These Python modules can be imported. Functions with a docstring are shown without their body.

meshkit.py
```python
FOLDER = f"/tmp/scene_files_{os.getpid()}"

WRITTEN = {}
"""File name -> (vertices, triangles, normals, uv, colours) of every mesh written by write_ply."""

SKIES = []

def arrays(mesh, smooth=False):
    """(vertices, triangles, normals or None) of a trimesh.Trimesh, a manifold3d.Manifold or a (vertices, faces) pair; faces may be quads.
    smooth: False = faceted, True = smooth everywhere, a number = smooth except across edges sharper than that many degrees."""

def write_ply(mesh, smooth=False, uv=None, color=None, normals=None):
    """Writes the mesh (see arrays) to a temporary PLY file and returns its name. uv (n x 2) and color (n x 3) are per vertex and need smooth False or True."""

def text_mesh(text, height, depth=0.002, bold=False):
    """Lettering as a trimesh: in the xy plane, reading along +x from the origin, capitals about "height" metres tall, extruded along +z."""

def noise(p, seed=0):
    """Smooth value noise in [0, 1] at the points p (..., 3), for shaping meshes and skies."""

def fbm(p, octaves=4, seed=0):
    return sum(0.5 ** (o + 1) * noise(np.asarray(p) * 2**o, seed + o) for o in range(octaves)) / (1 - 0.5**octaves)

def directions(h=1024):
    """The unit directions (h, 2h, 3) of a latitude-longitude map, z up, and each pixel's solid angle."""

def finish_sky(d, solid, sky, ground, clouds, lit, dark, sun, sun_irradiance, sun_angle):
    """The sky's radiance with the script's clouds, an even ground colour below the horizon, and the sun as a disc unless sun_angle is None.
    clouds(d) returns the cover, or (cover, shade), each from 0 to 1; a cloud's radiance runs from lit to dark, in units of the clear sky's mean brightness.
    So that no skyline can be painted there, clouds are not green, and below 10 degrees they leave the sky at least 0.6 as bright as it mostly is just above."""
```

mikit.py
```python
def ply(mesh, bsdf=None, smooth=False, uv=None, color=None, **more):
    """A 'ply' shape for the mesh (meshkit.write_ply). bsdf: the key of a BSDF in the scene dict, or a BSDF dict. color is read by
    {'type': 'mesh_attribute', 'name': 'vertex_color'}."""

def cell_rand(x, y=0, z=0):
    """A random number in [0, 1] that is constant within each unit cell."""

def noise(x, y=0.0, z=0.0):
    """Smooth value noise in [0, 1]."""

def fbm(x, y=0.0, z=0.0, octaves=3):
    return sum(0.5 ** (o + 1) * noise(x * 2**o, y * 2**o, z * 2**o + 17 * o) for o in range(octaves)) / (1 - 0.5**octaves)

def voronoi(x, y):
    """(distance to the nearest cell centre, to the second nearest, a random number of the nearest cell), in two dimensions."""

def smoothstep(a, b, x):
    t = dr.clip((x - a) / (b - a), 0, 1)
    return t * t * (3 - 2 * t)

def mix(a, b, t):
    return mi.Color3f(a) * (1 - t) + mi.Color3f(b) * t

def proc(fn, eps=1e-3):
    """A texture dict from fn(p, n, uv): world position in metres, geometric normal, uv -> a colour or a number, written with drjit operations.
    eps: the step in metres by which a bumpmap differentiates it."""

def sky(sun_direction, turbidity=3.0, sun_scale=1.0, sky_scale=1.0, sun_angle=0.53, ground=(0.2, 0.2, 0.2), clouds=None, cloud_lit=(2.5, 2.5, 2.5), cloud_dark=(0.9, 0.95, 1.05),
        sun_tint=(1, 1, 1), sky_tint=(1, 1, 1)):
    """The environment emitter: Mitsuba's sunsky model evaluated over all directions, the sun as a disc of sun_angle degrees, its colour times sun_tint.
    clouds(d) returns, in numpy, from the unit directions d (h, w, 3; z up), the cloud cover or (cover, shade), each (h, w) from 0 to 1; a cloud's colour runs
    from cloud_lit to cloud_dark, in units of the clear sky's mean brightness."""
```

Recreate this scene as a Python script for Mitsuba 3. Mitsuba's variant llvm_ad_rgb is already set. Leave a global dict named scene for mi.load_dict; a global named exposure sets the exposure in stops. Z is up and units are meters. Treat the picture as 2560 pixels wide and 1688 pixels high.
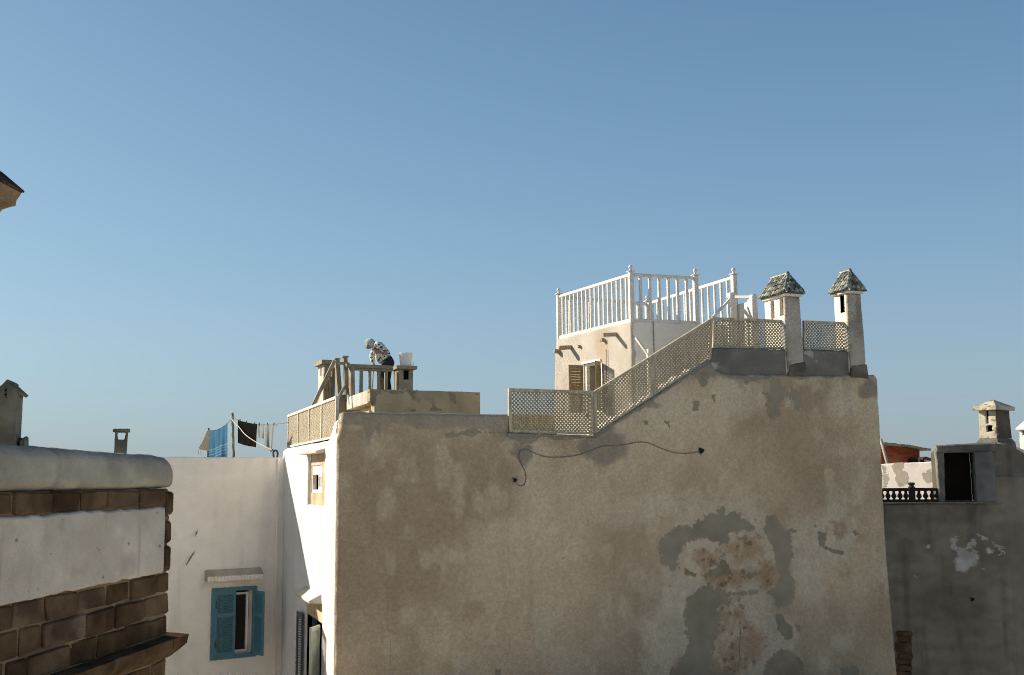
import math, random
import numpy as np, trimesh, shapely
import mitsuba as mi, drjit as dr
import mikit, meshkit
from mikit import proc, noise, fbm, voronoi, smoothstep, mix, cell_rand
from scipy.spatial import Delaunay, ConvexHull
from shapely.geometry import Polygon, LineString, Point, box as sbox
import manifold3d as m3

T = mi.ScalarTransform4f
scene, labels = {'type': 'scene'}, {}
rng = random.Random(7)
nrng = np.random.default_rng(7)

# ------------------------------------------------------------------ camera, sky, exposure
EYE = np.array([0.0, 0.0, 9.5])
F, CX, CY = 2702.0, 1280.0, 844.0              # focal length and centre, in pixels of the 2560 x 1688 photograph
TH, RO = math.radians(7.47), 0.0085            # tilt up, roll
FWD = np.array([0, math.cos(TH), math.sin(TH)])
_u0, _r0 = np.array([0, -math.sin(TH), math.cos(TH)]), np.array([1.0, 0, 0])
CUP = math.cos(RO) * _u0 + math.sin(RO) * _r0
CRT = math.cos(RO) * _r0 - math.sin(RO) * _u0
scene['camera'] = {'type': 'perspective', 'fov': math.degrees(2 * math.atan(1280 / F)), 'fov_axis': 'x', 'near_clip': 0.1, 'far_clip': 5000.0,
                   'to_world': T().look_at(origin=EYE.tolist(), target=(EYE + FWD).tolist(), up=CUP.tolist())}
SUN_AZ, SUN_EL = math.radians(70), math.radians(29.5)     # azimuth to the left of the view
SUN = [-math.sin(SUN_AZ) * math.cos(SUN_EL), math.cos(SUN_AZ) * math.cos(SUN_EL), math.sin(SUN_EL)]
scene['sky'] = mikit.sky(SUN, turbidity=2.6, sun_scale=1.4, sky_scale=0.85, ground=(0.22, 0.20, 0.17), sun_tint=(0.92, 1.0, 1.15), sky_tint=(0.765, 0.885, 0.90),
                         clouds=lambda d: (.85 * np.exp(-np.maximum(d[..., 2], 0) / .13), 0.0), cloud_lit=(1.22, 1.32, 1.46))   # pale sea haze low in the sky
exposure = 2.35

# ------------------------------------------------------------------ helpers
def zm(x0, y0, s):
    return lambda x, y: (x0 + x / s, y0 + y / s)
D = zm(0, 0, 2378 / 2560)                      # measured on the whole photograph shown at 2378 px


def ray(x, y):
    d = FWD * F + CRT * (x - CX) - CUP * (y - CY)
    return d / np.linalg.norm(d)


def at_depth(x, y, depth):
    d = ray(x, y)
    return EYE + d * depth / d[1]


def at_z(x, y, z):
    d = ray(x, y)
    return EYE + d * (z - EYE[2]) / d[2]


class Fr:
    """An upright plane: u runs along it (azimuth in degrees from +x), w is its outward normal; heights are world heights."""
    def __init__(s, o, az):
        a = math.radians(az)
        s.az, s.o = az, np.array([o[0], o[1], 0.0])
        s.u, s.w = np.array([math.cos(a), math.sin(a), 0]), np.array([math.sin(a), -math.cos(a), 0])

    def P(s, u, z, w=0.0):
        u, z, w = np.broadcast_arrays(np.asarray(u, float), z, w)
        return s.o + u[..., None] * s.u + w[..., None] * s.w + z[..., None] * np.array([0, 0, 1.0])

    def px(s, xy, w=0.0):
        d = ray(*xy)
        q = EYE + d * (np.dot(s.o + w * s.w - EYE, s.w) / np.dot(d, s.w))
        return float(np.dot(q - s.o, s.u)), float(q[2])

    def poly(s, pts, w=0.0):
        return [s.px(p, w) for p in pts]

    def sub(s, u, w, az):
        return Fr(s.P(u, 0, w), az)


def numbered(name):
    if name not in used:
        used.add(name)
        return name
    k = 1
    while f'{name}_{k:03d}' in used:
        k += 1
    used.add(f'{name}_{k:03d}')
    return f'{name}_{k:03d}'
used = set()


def tag(key, label=None, cat=None, group=None, kind=None):
    d = labels.setdefault(key, {})
    for k, v in (('label', label), ('category', cat), ('group', group), ('kind', kind)):
        if v:
            d[k] = v
    return key


def thing(name, label, cat, group=None):
    return tag(numbered(name), label, cat, group)


def obj(name, mesh, mat, parent=None, smooth=False, kind=None, label=None):
    key = numbered((parent + '__' if parent else '') + name)
    if isinstance(mesh, (list, tuple)) and len(mesh) and not isinstance(mesh[0], np.ndarray):
        mesh = join(mesh)
    scene[key] = mikit.ply(mesh, mat, smooth)
    if kind or label:
        tag(key, label, None, None, kind)
    return key


def join(ms):
    vs, fs, k = [], [], 0
    for v, f in ms:
        vs.append(v)
        fs.append(np.asarray(f) + k)
        k += len(v)
    return np.vstack(vs), np.vstack(fs)


def fix(v, f):
    """outward winding for a convex lump"""
    v, f = np.asarray(v, float), np.asarray(f)
    c = v.mean(0)
    n = np.cross(v[f[:, 1]] - v[f[:, 0]], v[f[:, 2]] - v[f[:, 0]])
    flip = ((v[f].mean(1) - c) * n).sum(1) < 0
    f = f.copy()
    f[flip] = f[flip][:, ::-1]
    return v, f


_c = np.array([[a, b, c] for a in (-1, 1) for b in (-1, 1) for c in (-1, 1)], float)
_k = np.vstack([_c * [.8, .8, 1], _c * [.8, 1, .8], _c * [1, .8, .8]])
BOXF = fix(_k, ConvexHull(_k, qhull_options='QJ').simplices)[1]


def bevel(lo, hi, b=0.006, jit=0.0):
    """bevelled box in local coordinates: 24 points"""
    lo, hi = np.asarray(lo, float), np.asarray(hi, float)
    c, h = (lo + hi) / 2, np.abs(hi - lo) / 2
    i = np.maximum(h - np.minimum(b, h * .45), 0)
    v = np.vstack([_c * [i[0], i[1], h[2]], _c * [i[0], h[1], i[2]], _c * [h[0], i[1], i[2]]]) + c
    if jit:
        v = v + nrng.uniform(-jit, jit, (8, 3))[np.r_[0:8, 0:8, 0:8]] + nrng.uniform(-jit, jit, v.shape) * .4
    return v, BOXF


def fbox(fr, u0, u1, z0, z1, w0, w1, b=0.006, jit=0.0):
    v, f = bevel((u0, z0, w0), (u1, z1, w1), b, jit)
    return fr.P(v[:, 0], v[:, 1], v[:, 2]), f


def hull(pts):
    pts = np.asarray(pts, float)
    h = ConvexHull(pts, qhull_options='QJ')
    idx = np.unique(h.simplices)
    m = -np.ones(len(pts), int)
    m[idx] = np.arange(len(idx))
    return fix(pts[idx], m[h.simplices])


def prism(fr, pts, w0, w1):
    """polygon in (u, z) drawn out from w0 to w1"""
    p = Polygon(pts)
    p = shapely.geometry.polygon.orient(p, 1)
    tv, tf = trimesh.creation.triangulate_polygon(p, engine='earcut')
    a = fr.P(tv[:, 0], tv[:, 1], max(w0, w1))
    b = fr.P(tv[:, 0], tv[:, 1], min(w0, w1))
    n = len(tv)
    t = np.cross(np.c_[tv[tf[:, 1]] - tv[tf[:, 0]], np.zeros(len(tf))], np.c_[tv[tf[:, 2]] - tv[tf[:, 0]], np.zeros(len(tf))])[:, 2]
    tf = np.where((t < 0)[:, None], tf[:, ::-1], tf)
    vs, fs = [a, b], [tf, tf[:, ::-1] + n]
    k = 2 * n
    for ring in [p.exterior, *p.interiors]:
        c = np.array(ring.coords)[:-1]
        A, B = fr.P(c[:, 0], c[:, 1], max(w0, w1)), fr.P(c[:, 0], c[:, 1], min(w0, w1))
        m = len(c)
        i = np.arange(m)
        j = (i + 1) % m
        vs += [A, B]
        fs += [np.c_[k + i, k + m + i, k + j], np.c_[k + j, k + m + i, k + m + j]]
        k += 2 * m
    return np.vstack(vs), np.vstack(fs)


def resample(ring, step):
    n = max(int(round(ring.length / step)), 4)
    c = np.array(ring.coords)
    s = np.unique(np.r_[np.linspace(0, ring.length, n, endpoint=False), [ring.project(Point(*q)) for q in c[:-1]]]) if len(c) < 60 else np.linspace(0, ring.length, n, endpoint=False)
    s = s[np.r_[True, np.diff(s) > step * .25]]
    return np.array([ring.interpolate(x).coords[0] for x in s])


def relief(u, z, amp, fq, seed):
    p = np.stack([np.asarray(u) * fq, np.asarray(z) * fq, np.zeros_like(u) + seed * 3.7], -1)
    return amp * (meshkit.fbm(p, 4, seed) - .5) * 2


def slab(fr, pts, t=.3, rnd=.04, amp=.012, fq=.9, res=.12, wig=0.0, w=0.0, holes=(), seed=1, edge=None):
    """a plastered wall: outline pts in (u, z), thickness t inwards, rounded front edges, slightly uneven face"""
    P = Polygon(pts, [list(h) for h in holes])
    P = shapely.geometry.polygon.orient(P, 1)
    edge = edge or min(res, .06)
    rings = []
    for r in [P.exterior, *P.interiors]:
        c = resample(r, edge) if edge < .4 else np.array(r.coords)[:-1]
        if wig:
            q = np.c_[c * 1.0, np.zeros(len(c))]
            c = c + wig * 2 * np.c_[meshkit.fbm(q * 6, 3, seed + 1) - .5, meshkit.fbm(q * 6, 3, seed + 2) - .5]
        rings.append(c)
    O = Polygon(rings[0], rings[1:])
    if not O.is_valid:
        O = O.buffer(0)
        O = max(O.geoms, key=lambda g: g.area) if hasattr(O, 'geoms') else O
        rings = [np.array(r.coords)[:-1] for r in [O.exterior, *O.interiors]]
    allp = list(rings)
    for k in ((.12, .35, .65, 1.0) if edge < .4 else (1.0,)):
        B = O.buffer(-rnd * k)
        for g in getattr(B, 'geoms', [B]):
            if not g.is_empty:
                allp += [resample(r, edge * 1.1) if edge < .4 else np.array(r.coords)[:-1] for r in [g.exterior, *g.interiors]]
    x0, z0, x1, z1 = O.bounds
    gx, gz = np.meshgrid(np.arange(x0 + res / 2, x1, res), np.arange(z0 + res / 2, z1, res))
    g = np.c_[gx.ravel(), gz.ravel()]
    inner = O.buffer(-rnd - res * .4)
    if not inner.is_empty:
        g = g[shapely.contains_xy(inner, g[:, 0], g[:, 1])]
        allp.append(g)
    pt = np.vstack(allp)
    tri = Delaunay(pt).simplices
    c = pt[tri].mean(1)
    tri = tri[shapely.contains_xy(O, c[:, 0], c[:, 1])]
    a = pt[tri]
    ar = np.cross(a[:, 1] - a[:, 0], a[:, 2] - a[:, 0])
    tri = tri[np.abs(ar) > 1e-9]
    ar = ar[np.abs(ar) > 1e-9]
    tri = np.where((ar < 0)[:, None], tri[:, ::-1], tri)
    d = shapely.distance(shapely.points(pt[:, 0], pt[:, 1]), O.boundary)
    x = 1 - np.minimum(d / max(rnd, 1e-6), 1)
    ww = w - rnd * (1 - np.sqrt(np.maximum(1 - x * x, 0))) + relief(pt[:, 0], pt[:, 1], amp, fq, seed)
    vs, fs = [fr.P(pt[:, 0], pt[:, 1], ww)], [tri]
    k = len(pt)
    s = 0
    for r in rings:
        m = len(r)
        A = vs[0][s:s + m]
        B = fr.P(r[:, 0], r[:, 1], w - t)
        s += m
        i = np.arange(m)
        j = (i + 1) % m
        vs += [A, B]
        fs += [np.c_[k + i, k + m + i, k + j], np.c_[k + j, k + m + i, k + m + j]]
        k += 2 * m
    # flat back
    bp = np.array(O.exterior.simplify(.02).coords)[:-1]
    if not len(rings) > 1 and len(bp) > 2:
        tv, tf = trimesh.creation.triangulate_polygon(Polygon(bp), engine='earcut')
        vs.append(fr.P(tv[:, 0], tv[:, 1], w - t))
        fs.append(tf[:, ::-1] + k)
    return np.vstack(vs), np.vstack(fs)


def tube(path, r, sides=8, caps=True):
    p = np.asarray(path, float)
    r = np.broadcast_to(np.asarray(r, float), (len(p),))
    t = np.gradient(p, axis=0)
    t /= np.linalg.norm(t, axis=1, keepdims=True) + 1e-12
    a = np.cross(t, [0.31, 0.17, 0.93])
    a /= np.linalg.norm(a, axis=1, keepdims=True)
    b = np.cross(t, a)
    an = np.arange(sides) * 2 * np.pi / sides
    v = (p[:, None] + r[:, None, None] * (np.cos(an)[None, :, None] * a[:, None] + np.sin(an)[None, :, None] * b[:, None])).reshape(-1, 3)
    i, j = np.meshgrid(np.arange(len(p) - 1), np.arange(sides), indexing='ij')
    q = np.stack([i * sides + j, i * sides + (j + 1) % sides, (i + 1) * sides + (j + 1) % sides, (i + 1) * sides + j], -1).reshape(-1, 4)
    f = np.vstack([q[:, [0, 1, 2]], q[:, [0, 2, 3]]])
    if caps:
        n = len(v)
        v = np.vstack([v, p[0], p[-1]])
        j = np.arange(sides)
        f = np.vstack([f, np.c_[np.full(sides, n), (j + 1) % sides, j], np.c_[np.full(sides, n + 1), n - sides + j, n - sides + (j + 1) % sides]])
    return v, f


def smooth_path(pts, n=40):
    from scipy.interpolate import CubicSpline
    p = np.asarray(pts, float)
    s = np.r_[0, np.cumsum(np.linalg.norm(np.diff(p, axis=0), axis=1))]
    return CubicSpline(s, p)(np.linspace(0, s[-1], n))


def lathe(c, prof, n=20):
    """profile [(r, z)] turned about the vertical through c"""
    prof = np.asarray(prof, float)
    an = np.arange(n) * 2 * np.pi / n
    v = np.stack([c[0] + prof[:, 0][:, None] * np.cos(an), c[1] + prof[:, 0][:, None] * np.sin(an), np.broadcast_to((c[2] + prof[:, 1])[:, None], (len(prof), n))], -1).reshape(-1, 3)
    i, j = np.meshgrid(np.arange(len(prof) - 1), np.arange(n), indexing='ij')
    q = np.stack([i * n + j, i * n + (j + 1) % n, (i + 1) * n + (j + 1) % n, (i + 1) * n + j], -1).reshape(-1, 4)
    return v, np.vstack([q[:, [0, 1, 2]], q[:, [0, 2, 3]]])


def bar(p, q, a, b, up=(0, 0, 1), bev=.004):
    """straight square timber from p to q, a wide (sideways), b deep"""
    p, q = np.asarray(p, float), np.asarray(q, float)
    t = (q - p) / np.linalg.norm(q - p)
    s = np.cross(t, up)
    if np.linalg.norm(s) < 1e-3:
        s = np.cross(t, [0.34, -0.94, 0])
    s /= np.linalg.norm(s)
    n = np.cross(s, t)
    v, f = bevel((-a / 2, -b / 2, 0), (a / 2, b / 2, np.linalg.norm(q - p)), bev)
    v = p + v[:, :1] * s + v[:, 1:2] * n + v[:, 2:] * t
    return fix(v, f)


def ragged(pts, step, amp, seed, fq=9.0):
    """an outline with a crumbled edge"""
    c = resample(Polygon(pts).exterior, step)
    q = np.c_[c * fq, np.full(len(c), seed * 1.3)]
    c = c + amp * 2 * np.c_[meshkit.fbm(q, 4, seed) - .5, meshkit.fbm(q, 4, seed + 50) - .5] + amp * 1.3 * np.c_[meshkit.fbm(q * 3.1, 3, seed + 7) - .5, meshkit.fbm(q * 3.1, 3, seed + 9) - .5]
    g = Polygon(c).buffer(0)
    g = max(g.geoms, key=lambda k: k.area) if hasattr(g, 'geoms') else g
    return Polygon(g.exterior)


def flakes(pts, seed, rough=.035, cell=.011, bias=0.0, fq=5.0, crumbs=.35):
    """crumbled sheets: the outline's signed distance plus noise, cut at zero; gives islands, bays and holes"""
    P = Polygon(pts).buffer(0)
    x0, z0, x1, z1 = P.buffer(rough * 2.2).bounds
    gx, gz = np.meshgrid(np.arange(x0, x1, cell), np.arange(z0, z1, cell), indexing='ij')
    pt = shapely.points(gx.ravel() + cell / 2, gz.ravel() + cell / 2)
    sd = np.where(shapely.contains(P, pt), 1, -1) * shapely.distance(pt, P.boundary)
    q = np.stack([gx.ravel(), gz.ravel(), np.full(gx.size, seed * 1.7)], -1)
    n = (meshkit.fbm(q * fq, 3, seed) - .5) * 1.5 + (meshkit.fbm(q * fq * 4.3, 3, seed + 5) - .5) * 1.3 + (meshkit.noise(q * fq * 15, seed + 9) - .5) * crumbs
    on = ((sd + rough * 2.6 * n + bias) > 0).reshape(gx.shape)
    bs = []
    for i in range(on.shape[0]):
        col = np.diff(np.r_[0, on[i].astype(int), 0])
        for a, b in zip(np.nonzero(col == 1)[0], np.nonzero(col == -1)[0]):
            bs.append(sbox(x0 + i * cell, z0 + a * cell, x0 + (i + 1) * cell + 1e-5, z0 + b * cell))
    if not bs:
        return []
    U = shapely.union_all(bs).buffer(cell * .45, quad_segs=2).buffer(-cell * .9, quad_segs=2).buffer(cell * .5, quad_segs=2).simplify(cell * .22)
    return [g for g in getattr(U, 'geoms', [U]) if g.geom_type == 'Polygon' and g.area > cell * cell * 3]


def sheet(fr, polys, w, amp, fq, seed, t=.05):
    """thin sheets that follow a wall's relief, as one mesh"""
    ms = []
    for g in polys:
        v, f = slab(fr, list(g.exterior.coords)[:-1], t, .003, amp, fq, .10, 0, w=w, seed=seed, edge=.5, holes=[list(r.coords)[:-1] for r in g.interiors if Polygon(r).area > 2e-4])
        ms.append((v, f))
    return join(ms)


# ------------------------------------------------------------------ materials
def bump(inner, fn, scale=1.0, eps=2e-3):
    return {'type': 'bumpmap', 'arbitrary': proc(fn, eps), 'scale': scale, 'bsdf': inner}


def grit(a=.004, b=.0012, fq=9.0):
    def fn(p, n, uv):
        return a * fbm(p.x * fq, p.y * fq, p.z * fq, 3) + b * noise(p.x * 95, p.y * 95, p.z * 95)
    return fn


def plaster(name, c0, c1, fq=.9, streak=.25, grain=.16, blotch=.25, a=.004, b=.0012, stain=None):
    def col(p, n, uv):
        big = fbm(p.x * fq, p.y * fq, p.z * fq, 4)
        c = mix(c0, c1, smoothstep(.32, .68, big))
        c *= 1 - blotch / 2 + blotch * fbm(p.x * 5 + 3, p.y * 5, p.z * 5, 3)
        c *= 1 - streak * smoothstep(.5, .85, fbm(p.x * 5, p.y * 5, p.z * .45 + 9, 3))
        c *= 1 - grain / 2 + grain * noise(p.x * 70, p.y * 70, p.z * 70)
        if stain:
            c = stain(p, n, c)
        return c
    scene[name] = bump({'type': 'diffuse', 'reflectance': proc(col)}, grit(a, b))
    return name


def plain(name, c, rough=.6, spec=.4, var=.2, fq=14.0):
    def col(p, n, uv):
        return mi.Color3f(c) * (1 - var / 2 + var * fbm(p.x * fq, p.y * fq, p.z * fq, 3))
    scene[name] = {'type': 'twosided', 'bsdf': {'type': 'principled', 'base_color': proc(col), 'roughness': rough, 'specular': spec}}
    return name


def wood(name, c0, c1, az=0.0, rough=.7):
    def col(p, n, uv):
        g = fbm(p.x * 30, p.y * 30, p.z * 3.5, 3)
        c = mix(c0, c1, smoothstep(.3, .7, g))
        return c * (.88 + .24 * noise(p.x * 60, p.y * 60, p.z * 14))
    scene[name] = {'type': 'twosided', 'bsdf': {'type': 'principled', 'base_color': proc(col), 'roughness': rough, 'specular': .3}}
    return name


plain('mat_black', (.012, .011, .010), .8, .2)
plain('mat_iron', (.03, .028, .026), .55, .4)
scene['mat_glass'] = {'type': 'thindielectric', 'int_ior': 1.5}
wood('mat_fence', (.56, .52, .45), (.64, .60, .53))
wood('mat_fence_old', (.29, .268, .20), (.41, .38, .29))
plain('mat_white_wood', (.56, .55, .53), .5, .3, .28, 9)
plain('mat_white_frame', (.78, .77, .74), .4, .4, .06)
wood('mat_brown_shutter', (.20, .155, .085), (.29, .23, .135))
wood('mat_grey_wood', (.20, .175, .125), (.34, .30, .22))
plain('mat_cement', (.20, .20, .195), .9, .1, .4)

# ------------------------------------------------------------------ the big plastered house
M = Fr(at_depth(845, 1100, 18.0), 20)                   # its shaded wall towards us
FA = Fr(M.P(0, 0, 0) - .012 * M.u, -70)                 # its sunlit white side
Z5b, Z4, Z5, Z7 = zm(1600, 1240, 3.5), zm(1240, 640, 3.267), zm(1740, 640, 3.734), zm(700, 920, 6.535)

GREY_SPOTS = []


def ell(fr, xy, rx, ry):
    u, z = fr.px(xy)
    k = 19.5 / F
    return u, z, rx * k, ry * k

def blob_field(fr, blobs, p, warp=.10, fq=3.0):
    """1 inside soft ellipses (u, z, ru, rz) with crumbled edges"""
    o, uu = fr.o, fr.u
    u = (p.x - float(o[0])) * float(uu[0]) + (p.y - float(o[1])) * float(uu[1])
    z = p.z
    du = warp * 2 * (fbm(u * fq, z * fq, 3.1, 4) - .5)
    dz = warp * 2 * (fbm(u * fq, z * fq, 8.7, 4) - .5)
    r = mi.Float(0)
    for (a, b, ru, rz) in blobs:
        d = dr.sqrt(dr.square((u + du - a) / ru) + dr.square((z + dz - b) / rz))
        r = dr.maximum(r, 1 - d)
    return r

pale = [ell(M, D(*c), a, b) for c, a, b in [((1690, 1230), 190, 95), ((1600, 1330), 90, 130), ((1870, 1290), 85, 150), ((1735, 1420), 110, 110), ((1560, 1450), 80, 130),
        ((1800, 1500), 100, 110), ((1930, 1240), 90, 100), ((1720, 1290), 120, 60), ((1560, 960), 100, 60), ((1230, 1240), 120, 50), ((1540, 1180), 90, 40), ((1460, 1180), 150, 60), ((1700, 930), 110, 60), ((1960, 930), 80, 60)]]
rusty = [ell(M, D(*c), a, b) for c, a, b in [((1690, 1345), 90, 34), ((1700, 1285), 80, 42), ((1740, 1265), 60, 40), ((1720, 1440), 40, 90), ((1735, 1500), 75, 60), ((1690, 1540), 60, 40),
         ((1940, 1228), 46, 30), ((1780, 1330), 40, 60), ((1640, 1300), 50, 40), ((1665, 1440), 40, 40)]]
cracks = [(M.px(D(1716, 1450))[0], M.px(D(1716, 1545))[1] - .2, M.px(D(1716, 1420))[1], .009, .55, 1.3), (M.px(D(1180, 1300))[0], 6.0, 9.2, .006, .28, 4.1), (M.px(D(1950, 1100))[0], 8.2, 11.2, .006, .3, 7.7), (M.px(D(905, 1200))[0], 5.5, 8.6, .006, .25, 9.9)]
sooty = [ell(M, D(*c), a, b) for c, a, b in [((1665, 858), 60, 26), ((1740, 875), 120, 14), ((1900, 874), 130, 12), ((1640, 875), 40, 20), ((1390, 1000), 60, 22), ((1500, 945), 80, 14), ((1220, 1012), 90, 22), ((1320, 1014), 80, 12), ((1215, 1050), 30, 30), ((1400, 1040), 90, 50), ((2010, 900), 40, 34)]]
top_z = float(M.px((1050, 1033))[1])

def main_col(p, n, uv):
    o, uu = M.o, M.u
    u = (p.x - float(o[0])) * float(uu[0]) + (p.y - float(o[1])) * float(uu[1])
    z = p.z
    big = fbm(u * .75, z * .75, 1.7, 4)
    mid = fbm(u * 2.6, z * 2.6, 5.2, 4)
    c = mix((.32, .262, .188), (.465, .395, .29), smoothstep(.30, .70, big))
    c = mix(c, (.325, .245, .165), .6 * smoothstep(.50, .72, mid) * smoothstep(.38, .60, fbm(u * .55 + 7, z * .55, 2.2, 3)))
    c = mix(c, (.50, .45, .35), .5 * smoothstep(.54, .74, fbm(u * 3.3, z * 2.2, 11.0, 4)))
    fp = blob_field(M, pale, p, .35, 2.2)
    c = mix(c, (.50, .455, .365), .5 * smoothstep(.0, .45, fp))
    fr_ = blob_field(M, rusty, p, .22, 3.0)
    c = mix(c, (.30, .205, .128), .7 * smoothstep(.02, .5, fr_) * smoothstep(.3, .55, fbm(u * 6, z * 6, 4.4, 4)))
    # soot and damp below the free top edge on the left
    drop = float(top_z) - z
    reach = .10 + .34 * fbm(u * 2.0, 3.3, 1.1, 3) + .38 * smoothstep(.50, .8, fbm(u * 6.0, z * .7, 2.0, 3))
    damp = (1 - smoothstep(reach * .7, reach, drop)) * smoothstep(4.0, 2.6, u)
    c = mix(c, (.27, .25, .205), .85 * damp)
    sm = blob_field(M, sooty, p, .22, 3.5)
    c = mix(c, (.20, .188, .16), .8 * smoothstep(.05, .45, sm))
    # darker specks and scabs inside the flaked area
    c *= 1 - .42 * smoothstep(.0, .3, fr_) * smoothstep(.56, .70, fbm(u * 11, z * 11, 7.7, 3))
    for (a, z0_, z1_, wd, dk, q) in cracks:
        line = dr.abs(u - a - .10 * (noise(z * 2.2, q, 1.0) - .5) - .03 * (noise(z * 11, q, 2.0) - .5))
        c *= 1 - dk * (1 - smoothstep(wd * .5, wd, line)) * smoothstep(z0_, z0_ + .3, z) * (1 - smoothstep(z1_ - .3, z1_, z))
    # streaks down the wall
    c *= 1 - .07 * smoothstep(.55, .85, fbm(u * 5, z * .4, 6.0, 3))
    # hairline trowel marks and small holes
    s1 = fbm(u * 22, z * 22, 9.0, 2)
    c *= .86 + .28 * s1
    c *= .86 + .28 * noise(u * 75, z * 75, 3.0)
    c *= 1 - .45 * smoothstep(.80, .86, fbm(u * 9 + 31, z * 9, 2.5, 3))
    return c
scene['mat_main_wall'] = bump({'type': 'diffuse', 'reflectance': proc(main_col)}, grit(.006, .0016, 7))

def facade_stain(p, n, c):
    s = smoothstep(.55, .85, fbm(p.x * 7, p.y * 7, p.z * .6, 3))
    return mix(c, (.52, .47, .39), .35 * s)
plaster('mat_white_lime', (.63, .625, .605), (.69, .68, .66), .7, .05, .05, .10, .004, .0008, facade_stain)
plaster('mat_cream_lime', (.835, .815, .755), (.87, .85, .80), .5, .12, .14, .14, .003, .001)
plaster('mat_parapet', (.13, .13, .118), (.18, .178, .162), 1.6, .1, .3, .4, .006, .0016,
        lambda p, n, c: mix(c, (.42, .42, .41), .7 * smoothstep(.66, .75, fbm(p.x * 2.9 + 4, p.y * 2.3, p.z * 2.6 + 1, 4))))
plaster('mat_patch', (.225, .205, .155), (.262, .24, .185), 1.2, .08, .2, .25, .004, .0012)
plaster('mat_patch_brown', (.20, .165, .115), (.255, .22, .162), 2.2, .05, .22, .45, .006, .0014)
plaster('mat_roof', (.32, .29, .24), (.40, .37, .31), .8)
plaster('mat_ochre', (.42, .345, .20), (.50, .43, .28), 1.2, .1, .14, .25)

H = thing('plastered_house', 'large blank plastered house wall with flaking grey patches and a white sunlit side', 'house')
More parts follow.
